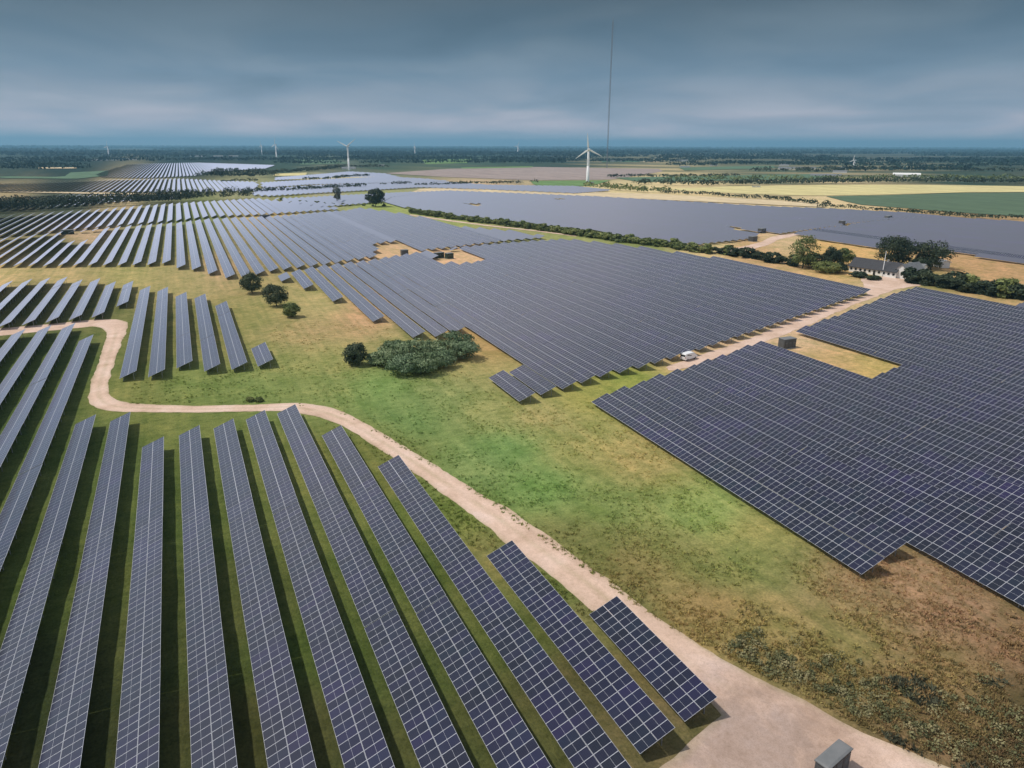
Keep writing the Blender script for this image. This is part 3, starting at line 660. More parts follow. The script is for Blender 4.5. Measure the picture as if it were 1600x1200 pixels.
LEAF_FAR = leaf_mat('far_woodland_leaves', (0.010, 0.030, 0.026), (0.018, 0.046, 0.038), (0.034, 0.068, 0.052))  # part of the haze's blue is mixed into this leaf colour
LEAF_GREY = leaf_mat('grey_twigs', (0.12, 0.14, 0.12), (0.20, 0.22, 0.19), (0.30, 0.31, 0.28))
BARK = noisy('bark', (0.05, 0.04, 0.03), (0.11, 0.09, 0.07), 4.0, rough=0.9)
def leaf_quads(P, Nn, size, rg):
    """one ragged quad per point, roughly facing Nn with scatter"""
    n = len(P); D = Nn + rg.normal(size=(n, 3)) * 0.55; D /= np.linalg.norm(D, axis=1)[:, None]
    A_ = np.cross(D, rg.normal(size=(n, 3))); A_ /= np.linalg.norm(A_, axis=1)[:, None]; B2 = np.cross(D, A_)
    s = size * rg.uniform(0.55, 1.3, (n, 1)); k = rg.uniform(0.5, 1.0, (n, 1))
    V = np.stack([P - A_ * s, P - B2 * s * k, P + A_ * s, P + B2 * s * k], 1).reshape(-1, 3)
    Qd = np.arange(4 * n).reshape(n, 4); return V, Qd
def crown_points(n_blob, per, seed, flat=1.0, hollow=0.75, lower=-0.5):
    rg = np.random.default_rng(seed); C_ = []
    while len(C_) < n_blob:
        p = rg.normal(size=3); p /= np.linalg.norm(p); p *= rg.uniform(0.35, 0.78) ** 0.6
        if p[2] > lower: C_.append(p)
    P, Nn, T = [], [], []
    for c in C_:
        rad = rg.uniform(0.26, 0.42); d = rg.normal(size=(per, 3)); d /= np.linalg.norm(d, axis=1)[:, None]
        d[:, 2] = np.where(d[:, 2] < -0.4, -d[:, 2] * .5, d[:, 2])
        r = rad * rg.uniform(hollow, 1.08, (per, 1)); P.append(c + d * r); Nn.append(d * 0.8 + c * 0.5); T.append(np.full(per, rg.random()) * .6 + rg.random(per) * .4)
    return np.concatenate(P), np.concatenate(Nn), np.concatenate(T)
def crown_mesh(name, mat, n_blob, per, size, seed, sx=1, sy=1, sz=1, lower=-0.5):
    P, Nn, T = crown_points(n_blob, per, seed, lower=lower); P = P * np.array([sx, sy, sz])
    V, Qd = leaf_quads(P, Nn, size, np.random.default_rng(seed + 99))
    return mesh_np(name, V, Qd, [mat], colr=np.repeat(np.repeat(T, 4)[:, None], 3, 1))
def trunk_mesh(h, r, spread=0.35, seed=0):
    mb = MB(); rg = random.Random(seed); mb.tube((0,0,-0.2), (0,0,h*0.5), r, r*0.7, 8)
    for i in range(5):
        a = i * 1.26 + rg.random(); mb.tube((0,0,h*(0.35+0.03*i)), (math.cos(a)*h*spread, math.sin(a)*h*spread, h*0.85), r*0.45, r*0.12, 6)
    mb.tube((0,0,h*0.5), (0.1*h,0,h), r*0.6, r*0.15, 6)
    return mb.mesh('trunk', [BARK])
def tree(x, y, h, w, mat, label, seed, blobs=38, per=140, leaf=None, name='tree', cat='tree', group=None, base=0.12, depth=None, z=0.0):
    e = empty(name, x, y, z=z, label=label, cat=cat, group=group)
    hz_ = h * (1 - base) / 2 / 0.96
    leaf = leaf or max(0.22, w * 0.022)
    me = crown_mesh('crown', mat, blobs, per, leaf, seed, w / 2, (depth or w) / 2, hz_, lower=-0.95)
    obj('crown', me, parent=e, loc=(0, 0, h * base + hz_ * 0.98))
    obj('trunk', trunk_mesh(h * 0.8, max(0.12, h * 0.025), seed=seed), parent=e)
    return e
def at_px(u, v): return g(u, v, 0)
# big willow thicket in the meadow: separate bushes grown into each other
thick = [(612,574,4.4,8.5),(636,586,4.6,9.5),(664,585,4.8,9.5),(690,576,4.2,8.0),(648,566,5.4,10),(620,560,4.4,8.0),(676,563,5.2,9.0),(592,572,3.2,5.5)]
tl_ = ['left end of the willow thicket','willow bush bulging at the front left of the thicket','willow bush at the front middle of the thicket','willow bush at the front right of the thicket',
       'tallest willow bush in the middle of the thicket','willow bush at the back left of the thicket','willow bush at the back right of the thicket','low willow bush at the far left foot of the thicket']
for i, (u, v, h, w) in enumerate(thick):
    x, y = at_px(u, v); tree(x + 1.5, y, h, w, LEAF_BUSH, tl_[i] if i else 'rounded willow bush near the left end of the thicket', 100 + i, 40, 120, 0.20, name='willow_bush', cat='bush', group='bushes of the thicket', base=0.02)
for i, (u, v, h, w, l) in enumerate([(702,563,5.0,8.5,'round dark bush left of the pair by the solar row corner'),(728,562,4.6,8.5,'round dark bush at the right end of the thicket'),(716,548,5.0,9,'dark bush behind the right end of the thicket')]):
    x, y = at_px(u, v); tree(x + 1, y, h, w, LEAF_BUSH, l, 130 + i, 40, 110, 0.20, name='willow_bush', cat='bush', group='bushes of the thicket', base=0.02)
for i, (u, v, h, w, mat, l) in enumerate([(556,571,5.6,5.6,LEAF_SOFT, 'dark round bush standing alone left of the thicket'),(394,458,7.2,8.5,LEAF_SOFT, 'dark bush at the corner of the far left solar field'),
        (432,478,7.6,8.6,LEAF_SOFT, 'large dark bush in front of the central solar field'),(456,496,4.6,5.0,LEAF_MID,'small green bush in the meadow nearest the track'),
        (391,627,0.9,1.8,LEAF_MID,'tiny low bush beside the bend of the sandy track'),(405,627,0.8,1.8,LEAF_MID,'tiny low bush right of another beside the sandy track')]):
    x, y = at_px(u, v); tree(x, y, h, w, mat, l, 160 + i, 70, 100, 0.22 if w > 3 else 0.12, name='bush', cat='bush', base=0.02)
# solitary trees by the hedge
x, y = at_px(587, 323); tree(x, y, 16, 17.5, LEAF_DARK, 'big dark round tree at the far end of the hedge', 201, 46, 120, 0.6, name='broadleaf_tree', base=0.1)
x, y = at_px(527, 317); tree(x, y, 15.5, 8, LEAF_GREY, 'pale grey slender tree left of the dark round tree', 202, 30, 60, 0.5, name='slender_tree', base=0.12)
# farm trees
for i, (u, v, h, w, mat, l) in enumerate([(1390,417,14.2,16,LEAF_DARK,'large dark tree directly behind the white farmhouse'),(1408,418,13.2,13,LEAF_DARK,'dark tree right of the farmhouse roof'),(1454,420,12.6,17,LEAF_DARK,'broad dark tree farthest right behind the farm'),
        (1438,423,6.0,8,LEAF_DARK,'lower dark tree between the two tall farm trees'),(1254,419,14.0,14,LEAF_MID,'tall loose green tree at the left edge of the farm garden'),(1298,416,9,9,LEAF_DARK,'dark pointed tree in the farm garden'),(1318,414,7.5,10,LEAF_MID,'green tree at the left end of the farmhouse'),
        (1272,418,6.5,13,LEAF_DARK,'dense dark bush in the middle of the farm garden'),(1292,426,5.0,13,LEAF_MID,'pale rounded shrub in front of the farm garden'),(1308,426,4.2,9,LEAF_DARK,'dark shrub in front of the left farmhouse wall'),
        (1342,433,2.2,7,LEAF_DARK,'low dark shrub hiding part of the farmhouse windows'),(1364,437,1.6,6,LEAF_DARK,'low dark shrub beside the flagpole')]):
    x, y = at_px(u, v); tree(x, y, h, w, mat, l, 220 + i, 40, 110, max(.3, w * .022), name='garden_tree' if h > 6 else 'garden_shrub', cat='tree' if h > 6 else 'shrub', group='trees and shrubs of the farm', base=0.05)
# shrubs shared by hedges
SHR = [crown_mesh('shrub', mt, 16, 70, 0.14, 300 + i, 1, 1, 1, lower=-0.9) for i, mt in enumerate([LEAF_MID, LEAF_MID, LEAF_DARK, LEAF_MID, LEAF_DARK])]
def shrub_line(pts, spacing, h0, h1, which, label, group, jit=1.5, w=1.15, side='left'):
    P = resample(G(pts), spacing); 
    for i, (x, y) in enumerate(P):
        h = random.uniform(h0, h1)
        o = obj('hedge_shrub', SHR[random.choice(which)], label='%s, %s from the left' % (label, ordinal(i + 1)), cat='shrub', group=group)
        x += random.uniform(-jit, jit); y += random.uniform(-jit, jit); o.location = W(x, y, h * 0.42)
        k = random.uniform(0.9, 1.4) * w; o.scale = (h * 0.62 * k, h * 0.62 * k, h * 0.55); o.rotation_euler = (0, 0, random.uniform(0, 6.28))
shrub_line([(640,332),(700,341),(780,351),(870,363),(960,376),(1040,386),(1110,396)], 2.8, 2.8, 5.0, [0,1,3], 'shrub in the long hedge behind the central solar field', 'shrubs of the long hedge', 2.0)
shrub_line([(440,313),(500,319),(545,322),(600,322)], 9, 1.6, 3.0, [0,1,3], 'low shrub of the hedge left of the dark round tree', 'shrubs of the hedge by the round tree', 2.5)
shrub_line([(1120,396),(1160,402),(1200,409),(1240,416)], 3.6, 3.0, 5.5, [0,2,2,4], 'dense shrub of the hedge between the gravel lane and the farm', 'shrubs of the dense hedge left of the farm', 2.5)
shrub_line([(1424,440),(1460,446),(1500,453),(1550,461),(1600,467),(1680,477)], 2.6, 4.2, 7.4, [2,4,4,2,0], 'dark tall shrub of the hedge right of the farm', 'shrubs of the dark hedge right of the farm', 2.2)
shrub_line([(1530,460),(1600,463),(1680,470)], 6, 3.0, 5.0, [4,2], 'dark back row shrub of the hedge right of the farm', 'shrubs of the dark hedge right of the farm', 2.2)

# tree belts and woods far off: masses
def belt(pts, h, w, spacing, mat, label, seed, per=60, size=1.1, wood=False, z=0):
    rg = np.random.default_rng(seed); P = resample(G(pts), spacing) if not wood else pts
    n = len(P); rr = rg.uniform(0.72, 1.25, n); V = []
    P3, N3, T3 = [], [], []
    for i in range(n):
        d = rg.normal(size=(per, 3)); d /= np.linalg.norm(d, axis=1)[:, None]; d[:, 2] = np.abs(d[:, 2]) * 1.0 - 0.25 * rg.random(per)
        hh = h * rr[i]; ww = w * rg.uniform(.8, 1.25)
        c = np.array([P[i][0] + rg.normal() * w * .25, P[i][1] + rg.normal() * w * .25, hh * 0.42])
        P3.append(c + d * np.array([ww * .62, ww * .62, hh * .58]) * rg.uniform(.8, 1.05, (per, 1))); N3.append(d); T3.append(np.full(per, rg.random()) * .6 + rg.random(per) * .4)
    P3, N3, T3 = map(np.concatenate, (P3, N3, T3))
    V, Qd = leaf_quads(P3, N3, size, rg)
    return obj('tree_belt', mesh_np('tree_belt', V, Qd, [mat], colr=np.repeat(np.repeat(T3, 4)[:, None], 3, 1)), label=label, cat='tree belt', kind='stuff')
belt([(-80,337),(0,333),(100,327),(200,321),(300,316)], 11.5, 11, 4.5, LEAF_DARK, 'dark tree belt behind the left solar fields, its long left part', 401, 130, 0.8)
belt([(-80,334),(0,330),(100,324),(200,318),(300,313)], 11, 11, 5, LEAF_DARK, 'back line of the dark tree belt behind the left solar fields', 421, 100, 0.8)
belt([(240,317),(300,315),(350,312),(391,310)], 11.5, 10, 5, LEAF_DARK, 'tall dark tree belt left of the pale slender tree', 402, 150, 0.7)
belt([(393,302),(430,300),(480,298),(520,295),(568,293)], 6, 9, 6, LEAF_DARK, 'thin belt of trees between two pale panel strips', 403, 50, 1.0)
belt([(326,276),(360,277),(420,277)], 11, 26, 9, LEAF_DARK, 'small dark wood left of the middle wind turbine', 404, 60, 1.9)
belt([(335,272),(370,272),(415,273)], 11, 26, 9, LEAF_DARK, 'back half of the small dark wood near the far field', 405, 50, 1.9)
belt([(348,285),(400,284)], 5, 9, 7, LEAF_DARK, 'low tree line right below the small dark wood', 406, 50, 1.0)
belt([(430,271),(470,269),(540,262),(600,262)], 8, 22, 11, LEAF_DARK, 'ragged tree line at the foot of the middle turbine', 407, 45, 1.8)
belt([(480,281),(520,280),(545,277),(575,276)], 5, 10, 9, LEAF_DARK, 'short tree line right below the middle turbine', 408, 45, 1.2)
belt([(600,290),(640,289)], 5, 9, 7, LEAF_DARK, 'short hedge right of the pale strip', 411, 45, 1.0)
belt([(650,291),(700,290),(745,288),(810,287)], 5, 9, 7, LEAF_DARK, 'broken hedge in front of the brown field', 409, 45, 1.0)
belt([(812,288),(834,288)], 7, 11, 10, LEAF_GREY, 'two pale round trees at the end of the broken hedge', 410, 60, 1.0)
belt([(924,294),(960,297),(1000,300),(1035,302)], 8, 13, 7, LEAF_MID, 'bushy belt right of the large wind turbine', 412, 60, 1.2)
belt([(1035,302),(1100,305),(1150,309),(1200,312),(1250,317),(1290,321)], 4.5, 7, 5, LEAF_DARK, 'dark hedge along the near edge of the yellow field', 413, 45, .8)
belt([(1285,324),(1340,328),(1400,331),(1440,335),(1500,340),(1590,343)], 4.0, 7, 4.5, LEAF_DARK, 'dark hedge along the near edge of the green field', 414, 45, .7)
belt([(953,278),(1000,277),(1050,277),(1150,276)], 6, 10, 9, LEAF_DARK, 'row of dark trees on the brown field edge', 415, 45, 1.2)
belt([(1000,288),(1060,290),(1120,290),(1200,289),(1300,287),(1400,286),(1500,286),(1650,288)], 9, 18, 9, LEAF_DARK, 'long dark wood behind the yellow field', 416, 55, 1.5)
belt([(1050,283),(1150,283),(1290,283),(1400,281),(1500,281),(1650,282)], 9, 22, 12, LEAF_MID, 'second line of the wood behind the yellow field', 417, 45, 1.6)
belt([(1180,268),(1250,270),(1320,268),(1400,266),(1500,268),(1640,270)], 10, 30, 20, LEAF_DARK, 'trees around the farms on the right near the horizon', 418, 40, 2.4)
# forests of the far plain
for j, (r0, r1, cnt, hh, ww, sz, per) in enumerate([(1900, 2800, 380, 11, 34, 3.0, 34), (2800, 4500, 700, 13, 60, 5.0, 30), (4500, 8000, 1100, 15, 110, 9, 26), (8000, 15000, 1300, 18, 230, 16, 22), (15000, 30000, 900, 24, 560, 36, 20)]):
    rg = np.random.default_rng(500 + j); pts = []
    while len(pts) < cnt:
        a0 = rg.uniform(-0.42, 1.28); d0 = r0 + (r1 - r0) * rg.random(); ln = rg.integers(6, 34)
        hd = a0 + math.pi / 2 + rg.normal() * 0.25
        for q in range(ln):
            X0, Y0 = d0 * math.cos(a0) + q * ww * .55 * math.cos(hd), d0 * math.sin(a0) + q * ww * .55 * math.sin(hd)
            uu, vv = px(np.array([X0]), np.array([Y0]))
            if j == 0 and (r0 < 1900 or 130 < uu[0] < 1050 and vv[0] > 257): continue
            if (150 < uu[0] < 440 and vv[0] > 252): continue
            pts.append((X0, Y0))
    belt(pts, hh, ww, 0, LEAF_FAR, 'dark blue woodland of the far plain, %s band from the camera' % ordinal(j + 1), 520 + j, per, sz, wood=True)

# weeds and tufts in the meadows
def tufts():
    rg = np.random.default_rng(77)
    n = 90000; U_ = rg.uniform(120, 1680, n); V2 = 440 + (1240 - 440) * rg.random(n) ** 1.0
    Xs, Ys = [], []
    d = FW[None] * F + IR[None] * (U_ - 800)[:, None] - IU[None] * (V2 - 600)[:, None]; tt = -H / d[:, 2]
    X0, Y0 = d[:, 0] * tt, d[:, 1] * tt
    keep = np.hypot(X0, Y0) < 230
    meadow = poly_mask(U_, V2, [(205,600),(440,560),(380,470),(470,440),(640,530),(820,632),(920,628),(1345,900),(1410,852),(1700,1000),(1700,1290),(1480,1203),(1040,978),(740,770),(550,655),(450,630),(200,632)])
    strip = poly_mask(U_, V2, [(500,655),(620,715),(700,780),(900,935),(960,985),(900,960),(800,860),(740,860),(640,760),(600,720),(520,680)])
    keep &= (meadow | strip)
    dens = vnoise(X0, Y0, 7, 31) * .5 + vnoise(X0, Y0, 2.4, 32) * .5
    low = (U_ > 1150) & (V2 > 950)
    keep &= (dens + rg.normal(size=n) * .25 > np.where(low, -0.05, 0.02))
    X0, Y0, U_, V2, low = X0[keep], Y0[keep], U_[keep], V2[keep], low[keep]
    c = ground_colour(X0, Y0) * ALB; n = len(X0)
    k = 9; P = np.repeat(np.stack([X0, Y0, np.full(n, 0.05)], 1), k, 0); big = (U_ > 1380) & (V2 > 1060) & (vnoise(X0, Y0, 4.5, 44) > 0.05)
    P[:, :2] += rg.normal(size=(n * k, 2)) * .12; s = np.repeat(rg.uniform(.14, .36, n) * np.where(low, 1.2, 1.0) * np.where(big, 1.7, 1.0), k)[:, None]
    dirs = rg.normal(size=(n * k, 3)); dirs[:, 2] = np.abs(dirs[:, 2]) * 1.1 + .35; dirs /= np.linalg.norm(dirs, axis=1)[:, None]
    side = np.cross(dirs, rg.normal(size=(n * k, 3))); side /= np.linalg.norm(side, axis=1)[:, None]
    V = np.stack([P - side * s * .20, P + side * s * .20, P + dirs * s + side * s * .1], 1).reshape(-1, 3)
    tint = c * np.array([1.30, 1.34, 1.12]) * rg.uniform(0.75, 1.25, (n, 1)); dark = rg.random(n) < np.where(low, .20, .03); tint[dark] = tint[dark] * 0.45 + np.array([.014, .02, .012])
    sc2 = (U_ > 1380) & (V2 > 1060) & (vnoise(X0, Y0, 4.5, 44) > 0.05); tint[sc2] = np.array([.08, .085, .055]) * rg.uniform(.6, 1.6, (sc2.sum(), 1))
    pale = (rg.random(n) < .30); tint[pale] = c[pale] * np.array([1.4, 1.28, 1.2])
    m, t, b = principled('meadow_plants', rough=0.9, spec=0.1); at = node(t, 'ShaderNodeAttribute', attribute_name='tint'); t.links.new(at.outputs['Color'], b.inputs['Base Color'])
    obj('meadow_weeds', mesh_np('meadow_weeds', V, np.arange(3 * n * k).reshape(-1, 3), [m], colr=np.repeat(np.repeat(tint, k, 0), 3, 0)),
        label='grass tufts and weeds scattered over the meadow and track verges', cat='weeds', kind='stuff')
    print('tufts', n)
tufts()
def scrub():
    rg = np.random.default_rng(91); Ps = []
    edge_ = [(1130,1018),(1200,1058),(1280,1100),(1360,1140),(1440,1172),(1500,1200)]
    E_ = np.array(edge_, float)
    while len(Ps) < 150:
        t_ = rg.random(); i = min(int(t_ * 5), 4); f_ = t_ * 5 - i; p = E_[i] * (1 - f_) + E_[i + 1] * f_
        up = abs(rg.normal()) * 55 * (0.4 + t_); u, v = p[0] + up * .75 + 4, p[1] - up * .6 - 3
        if t_ > .55 and rg.random() < .5: u, v = rg.uniform(1400, 1660), rg.uniform(1080, 1210)
        if poly_mask(np.array([u]), np.array([v]), [(1500,1203),(1340,1140),(1180,1056),(1120,1020),(1080,990),(1300,900),(1700,1000),(1750,1290)])[0]: Ps.append((u, v))
    P3, N3, T3, S3 = [], [], [], []
    for u, v in Ps:
        x, y = g(u, v); n = 80; d = rg.normal(size=(n, 3)); d /= np.linalg.norm(d, axis=1)[:, None]; d[:, 2] = np.abs(d[:, 2])
        w = rg.uniform(.35, 1.15); h = rg.uniform(.35, .95)
        P3.append(np.array([x, y, 0.05]) + d * np.array([w, w * rg.uniform(.6, 1.2), h]) * rg.uniform(.5, 1.05, (n, 1))); N3.append(d); T3.append(np.full(n, rg.random()) * .7 + rg.random(n) * .3)
    V, Qd = leaf_quads(np.concatenate(P3), np.concatenate(N3), 0.11, rg)
    obj('scrub', mesh_np('scrub', V, Qd, [LEAF_SCRUB], colr=np.repeat(np.repeat(np.concatenate(T3), 4)[:, None], 3, 1)), label='low grey green scrub along the track edge at the lower right', cat='scrub', kind='stuff')
scrub()

# ------------------------------------------------------------------ wind turbines and mast
WHITE = noisy('white_turbine_paint', (0.78, 0.79, 0.80), (0.84, 0.84, 0.84), 0.2, rough=0.4)
def turbine(u, v, hub_v, blade, angs, label, yaw=0.0, fat=1.0):
    x, y = at_px(u, v); d = math.hypot(x, y) * math.cos(0) ; dd = np.array([x, y]) / d
    # tower height from the hub's pixel
    lo, hi = 20.0, 200.0
    for _ in range(40):
        mid = (lo + hi) / 2; vv = px(np.array([x]), np.array([y]), mid)[1][0]
        if vv > hub_v: lo = mid
        else: hi = mid
    Ht = lo; az = math.atan2(y, x) + yaw
    e = empty('wind_turbine', x, y, az=az, label=label, cat='wind turbine', group='white wind turbines')
    mb = MB(); mb.tube((0,0,0), (0,0,Ht*.5), 2.2*fat, 1.8*fat, 16); mb.tube((0,0,Ht*.5), (0,0,Ht-1.2), 1.8*fat, 1.25*fat, 16); obj('tower', mb.mesh('tower', [WHITE], True), parent=e)
    mb = MB(); mb.box(-1.8, 5.5, -1.5, 1.5, -1.5, 1.6); obj('nacelle', mb.mesh('nacelle', [WHITE]), parent=e, loc=(0, 0, Ht))
    mb = MB(); mb.tube((-1.8,0,0), (-3.4,0,0), 1.5, 1.3, 12); mb.tube((-3.4,0,0), (-4.4,0,0), 1.3, .3, 12); hub = obj('hub', mb.mesh('hub', [WHITE], True), parent=e, loc=(0, 0, Ht))
    mb = MB(); R = blade; cs = [(0, .6, .6), (.08, .65, .6), (.2, 1.6, .45), (.45, 1.15, .28), (.75, .75, .18), (1.0, .2, .06)]
    ring = []
    for f_, cw, th in cs:
        ring.append([(-3.0 - th*fat, -cw*fat*.45, f_*R), (-3.0, cw*fat*.55*1.3, f_*R), (-3.0 + th*fat, -cw*fat*.45, f_*R), (-3.0, -cw*fat*.8, f_*R)])
    for a_, b_ in zip(ring, ring[1:]):
        for i in range(4): mb.quad([a_[i], a_[(i+1)%4], b_[(i+1)%4], b_[i]])
    mb.quad(ring[-1]); bm_ = mb.mesh('blade', [WHITE])
    for a_ in angs: obj('blade', bm_, parent=hub, rot=(math.radians(a_), 0, 0))
turbine(918, 285, 233.5, 23.5, (-5, 115, 235), 'largest white wind turbine, standing on the green field in the middle distance', 0.15, 1.15)
turbine(545.5, 266, 228.5, 27, (-65, 55, 175), 'second largest wind turbine, standing left of centre near the horizon', 0.5, 1.1)
turbine(432.5, 249, 226, 30, (10, 130, 250), 'white wind turbine between a faint one and the left of centre turbine', 1.0, 1.3)
turbine(409.5, 242, 227, 28, (0, 120, 240), 'faint wind turbine just left of a brighter one', 1.1, 1.2)
turbine(170, 243, 229, 36, (20, 140, 260), 'lone wind turbine at the far left horizon', 1.1, 1.4)
turbine(648.5, 241, 228.5, 36, (0, 120, 240), 'faint wind turbine on the horizon just right of the second largest turbine', 1.2, 1.4)
turbine(809, 240, 228.5, 40, (30, 150, 270), 'faint wind turbine on the horizon left of the mast', 0.8, 1.6)
turbine(1333, 263, 258, 14, (10, 130, 250), 'small white turbine among the farms on the right', 0.8, 0.8)
# lattice mast
xb, yb = at_px(948, 263); MASTH = 0.0
lo, hi = 100.0, 600.0
for _ in range(40):
    mid = (lo + hi) / 2
    if px(np.array([xb]), np.array([yb]), mid)[1][0] > 33: lo = mid
    else: hi = mid
MASTH = lo
MAST = principled('mast_grey_paint', (0.24, 0.25, 0.27), 0.6)[0]
em = empty('radio_mast', xb, yb, az=math.atan2(yb, xb), label='very tall thin grey lattice mast rising into the clouds', cat='mast')
mb = MB(); w_ = 1.7
cor = [(w_ * math.cos(a_), w_ * math.sin(a_)) for a_ in (0.3, 0.3 + 2.094, 0.3 + 4.188)]
for cxy in cor: mb.tube((*cxy, 0), (*cxy, MASTH), .34, .34, 4)
obj('leg_column', mb.mesh('leg_column', [MAST]), parent=em, kind='stuff')
mb = MB(); nz_ = int(MASTH / 5)
for i in range(nz_):
    z0, z1 = i * 5.0, i * 5.0 + 5
    for q in range(3):
        a_, b_ = cor[q], cor[(q + 1) % 3]
        if i % 2: a_, b_ = b_, a_
        mb.tube((*a_, z0), (*b_, z1), .2, .2, 4); mb.tube((*a_, z1), (*b_, z1), .14, .14, 4)
obj('lattice_bracing', mb.mesh('lattice_bracing', [MAST]), parent=em, kind='stuff')
mb = MB(); mb.tube((0,0,MASTH-1), (0,0,MASTH+9), .5, .3, 8); obj('antenna', mb.mesh('antenna', [MAST]), parent=em)
for az_ in (0.5, 2.6, 4.7):
    for fz in (0.45, 0.92):
        mb = MB(); mb.tube((0, 0, MASTH * fz), (150 * math.cos(az_), 150 * math.sin(az_), 0), .035, .035, 4); obj('guy_wire', mb.mesh('guy_wire', [MAST]), parent=em)

# ------------------------------------------------------------------ transformer kiosks
KGREY = noisy('kiosk_grey', (0.075, 0.08, 0.085), (0.10, 0.105, 0.11), 1.5, rough=0.55)
KROOF = noisy('kiosk_roof_grey', (0.15, 0.16, 0.165), (0.19, 0.195, 0.20), 1.0, rough=0.6)
KGREEN = noisy('kiosk_green', (0.03, 0.05, 0.035), (0.045, 0.065, 0.045), 1.5, rough=0.55)
CONC = noisy('concrete', (0.30, 0.29, 0.27), (0.40, 0.39, 0.36), 2.0, rough=0.9)
def kiosk(x, y, az, L_, D_, h, label, mat=KGREY, detail=True):
    e = empty('transformer_kiosk', x, y, az=az, label=label, cat='transformer kiosk', group='transformer kiosks of the solar farm')
    mb = MB(); mb.box(-L_/2-.15, L_/2+.15, -D_/2-.15, D_/2+.15, -.3, .15); obj('plinth', mb.mesh('plinth', [CONC]), parent=e)
    mb = MB(); mb.box(-L_/2, L_/2, -D_/2, D_/2, .15, h-.14); obj('body', mb.mesh('body', [mat]), parent=e)
    mb = MB(); o_ = .09
    mb.box(-L_/2-o_, L_/2+o_, -D_/2-o_, D_/2+o_, h-.14, h-.04)
    k = len(mb.v); mb.v += [(-L_/2-o_,-D_/2-o_,h-.04),(L_/2+o_,-D_/2-o_,h-.04),(L_/2+o_,D_/2+o_,h-.04),(-L_/2-o_,D_/2+o_,h-.04),(-L_/2+.1,-D_/2+.1,h+.04),(L_/2-.1,-D_/2+.1,h+.04),(L_/2-.1,D_/2-.1,h+.04),(-L_/2+.1,D_/2-.1,h+.04)]
    for f_ in ((4,5,6,7),(0,1,5,4),(1,2,6,5),(2,3,7,6),(3,0,4,7)): mb.f.append(tuple(k+i for i in f_)); mb.m.append(0)
    obj('roof', mb.mesh('roof', [KROOF]), parent=e)
    if detail:
        for sx in (-1, 0, 1):
            for sy in (-1, 1):
                mb = MB(); mb.box(sx*L_/3.1-.55, sx*L_/3.1+.55, min(sy*D_/2, sy*(D_/2+.04)), max(sy*D_/2, sy*(D_/2+.04)), .3, h-.35)
                d_ = obj('door', mb.mesh('door', [mat]), parent=e)
                mb = MB()
                for q in range(5): mb.box(sx*L_/3.1-.35, sx*L_/3.1+.35, min(sy*(D_/2+.04), sy*(D_/2+.07)), max(sy*(D_/2+.04), sy*(D_/2+.07)), 1.4+q*.1, 1.45+q*.1)
                obj('vent_grille', mb.mesh('vent_grille', [KROOF]), parent=d_, kind='stuff')
        for sx in (-1, 1):
            mb = MB(); mb.box(min(sx*L_/2, sx*(L_/2+.04)), max(sx*L_/2, sx*(L_/2+.04)), -D_/2+.2, D_/2-.2, .3, h-.35); obj('end_door', mb.mesh('end_door', [mat]), parent=e)
# near kiosk: its four roof corners seen at the bottom edge
rc = [np.array(g(u, v, 2.5)) for u, v in [(1272,1187),(1310.5,1154),(1334,1169),(1296,1202)]]
cen = sum(rc) / 4; e1 = rc[1] - rc[0]; e2 = rc[2] - rc[1]
kiosk(cen[0], cen[1], math.atan2(e1[1], e1[0]), np.hypot(*e1) - .18, np.hypot(*e2) - .18, 2.5, 'grey transformer kiosk at the bottom edge beside the sandy track')
for u, v, L_, D_, h, mt, az, l in [(1229,543,4.2,2.4,2.8,KGREY,1.6,'grey transformer kiosk in the sandy notch of the right field'),(632,399,3.4,2.4,2.9,KGREY,1.5,'dark kiosk in the left of two sandy clearings at the central field'),
        (686,403,4.6,2.6,2.8,KGREEN,1.3,'left dark green kiosk in the clearing inside the central field'),(702,404,3.6,2.6,2.8,KGREEN,1.3,'right dark green kiosk in the clearing inside the central field'),
        (414,342,7.5,3.2,3.0,KGREY,1.5,'dark kiosk between the two left solar fields'),(1176,377,5.0,3,3.0,KGREY,1.3,'dark kiosk left of the gravel lane beyond the hedge'),(1190,364,5.0,3,3.0,KGREY,1.3,'dark kiosk at the top of the gravel lane beyond the hedge'),
        (1315,352,4,3,3.2,KGREY,1.3,'small dark kiosk in the gap of the wide far field'),(1387,344,7,3,3.4,KROOF,1.3,'pale roofed kiosk on the upper right of the wide far field'),(106,366,7,3,2.8,KGREEN,1.5,'dark kiosk in the clearing of the far left field')]:
    x, y = at_px(u, v); kiosk(x, y, az, L_, D_, h, l, mt, detail=(v > 380))

# ------------------------------------------------------------------ white van on the lane
VANW = noisy('white_car_paint', (0.78, 0.79, 0.80), (0.82, 0.82, 0.83), 0.4, rough=0.25, spec=0.6)
DARKG = principled('dark_glass', (0.02, 0.025, 0.03), 0.08)[0]; RUB = principled('rubber', (0.02, 0.02, 0.02), 0.8)[0]
LAMP_R = principled('red_lens', (0.35, 0.02, 0.02), 0.3)[0]; CHROME = principled('rim_metal', (0.5, 0.5, 0.52), 0.35, 0.8)[0]
p0, p1 = np.array(g(1066,567)), np.array(g(1090,560)); az = math.atan2(*(p1 - p0)[::-1]); cen = (p0 + p1) / 2 + np.array([1.0, 0.3])
ev = empty('van', cen[0], cen[1], az=az, label='white van parked on the lane between the central and right solar fields', cat='van')
prof = [(-2.45,.45),(-2.5,1.0),(-2.42,1.9),(-2.2,2.02),(.95,2.02),(1.25,1.92),(1.75,1.28),(2.35,1.10),(2.48,.9),(2.5,.45)]
mb = MB(); wv = .93
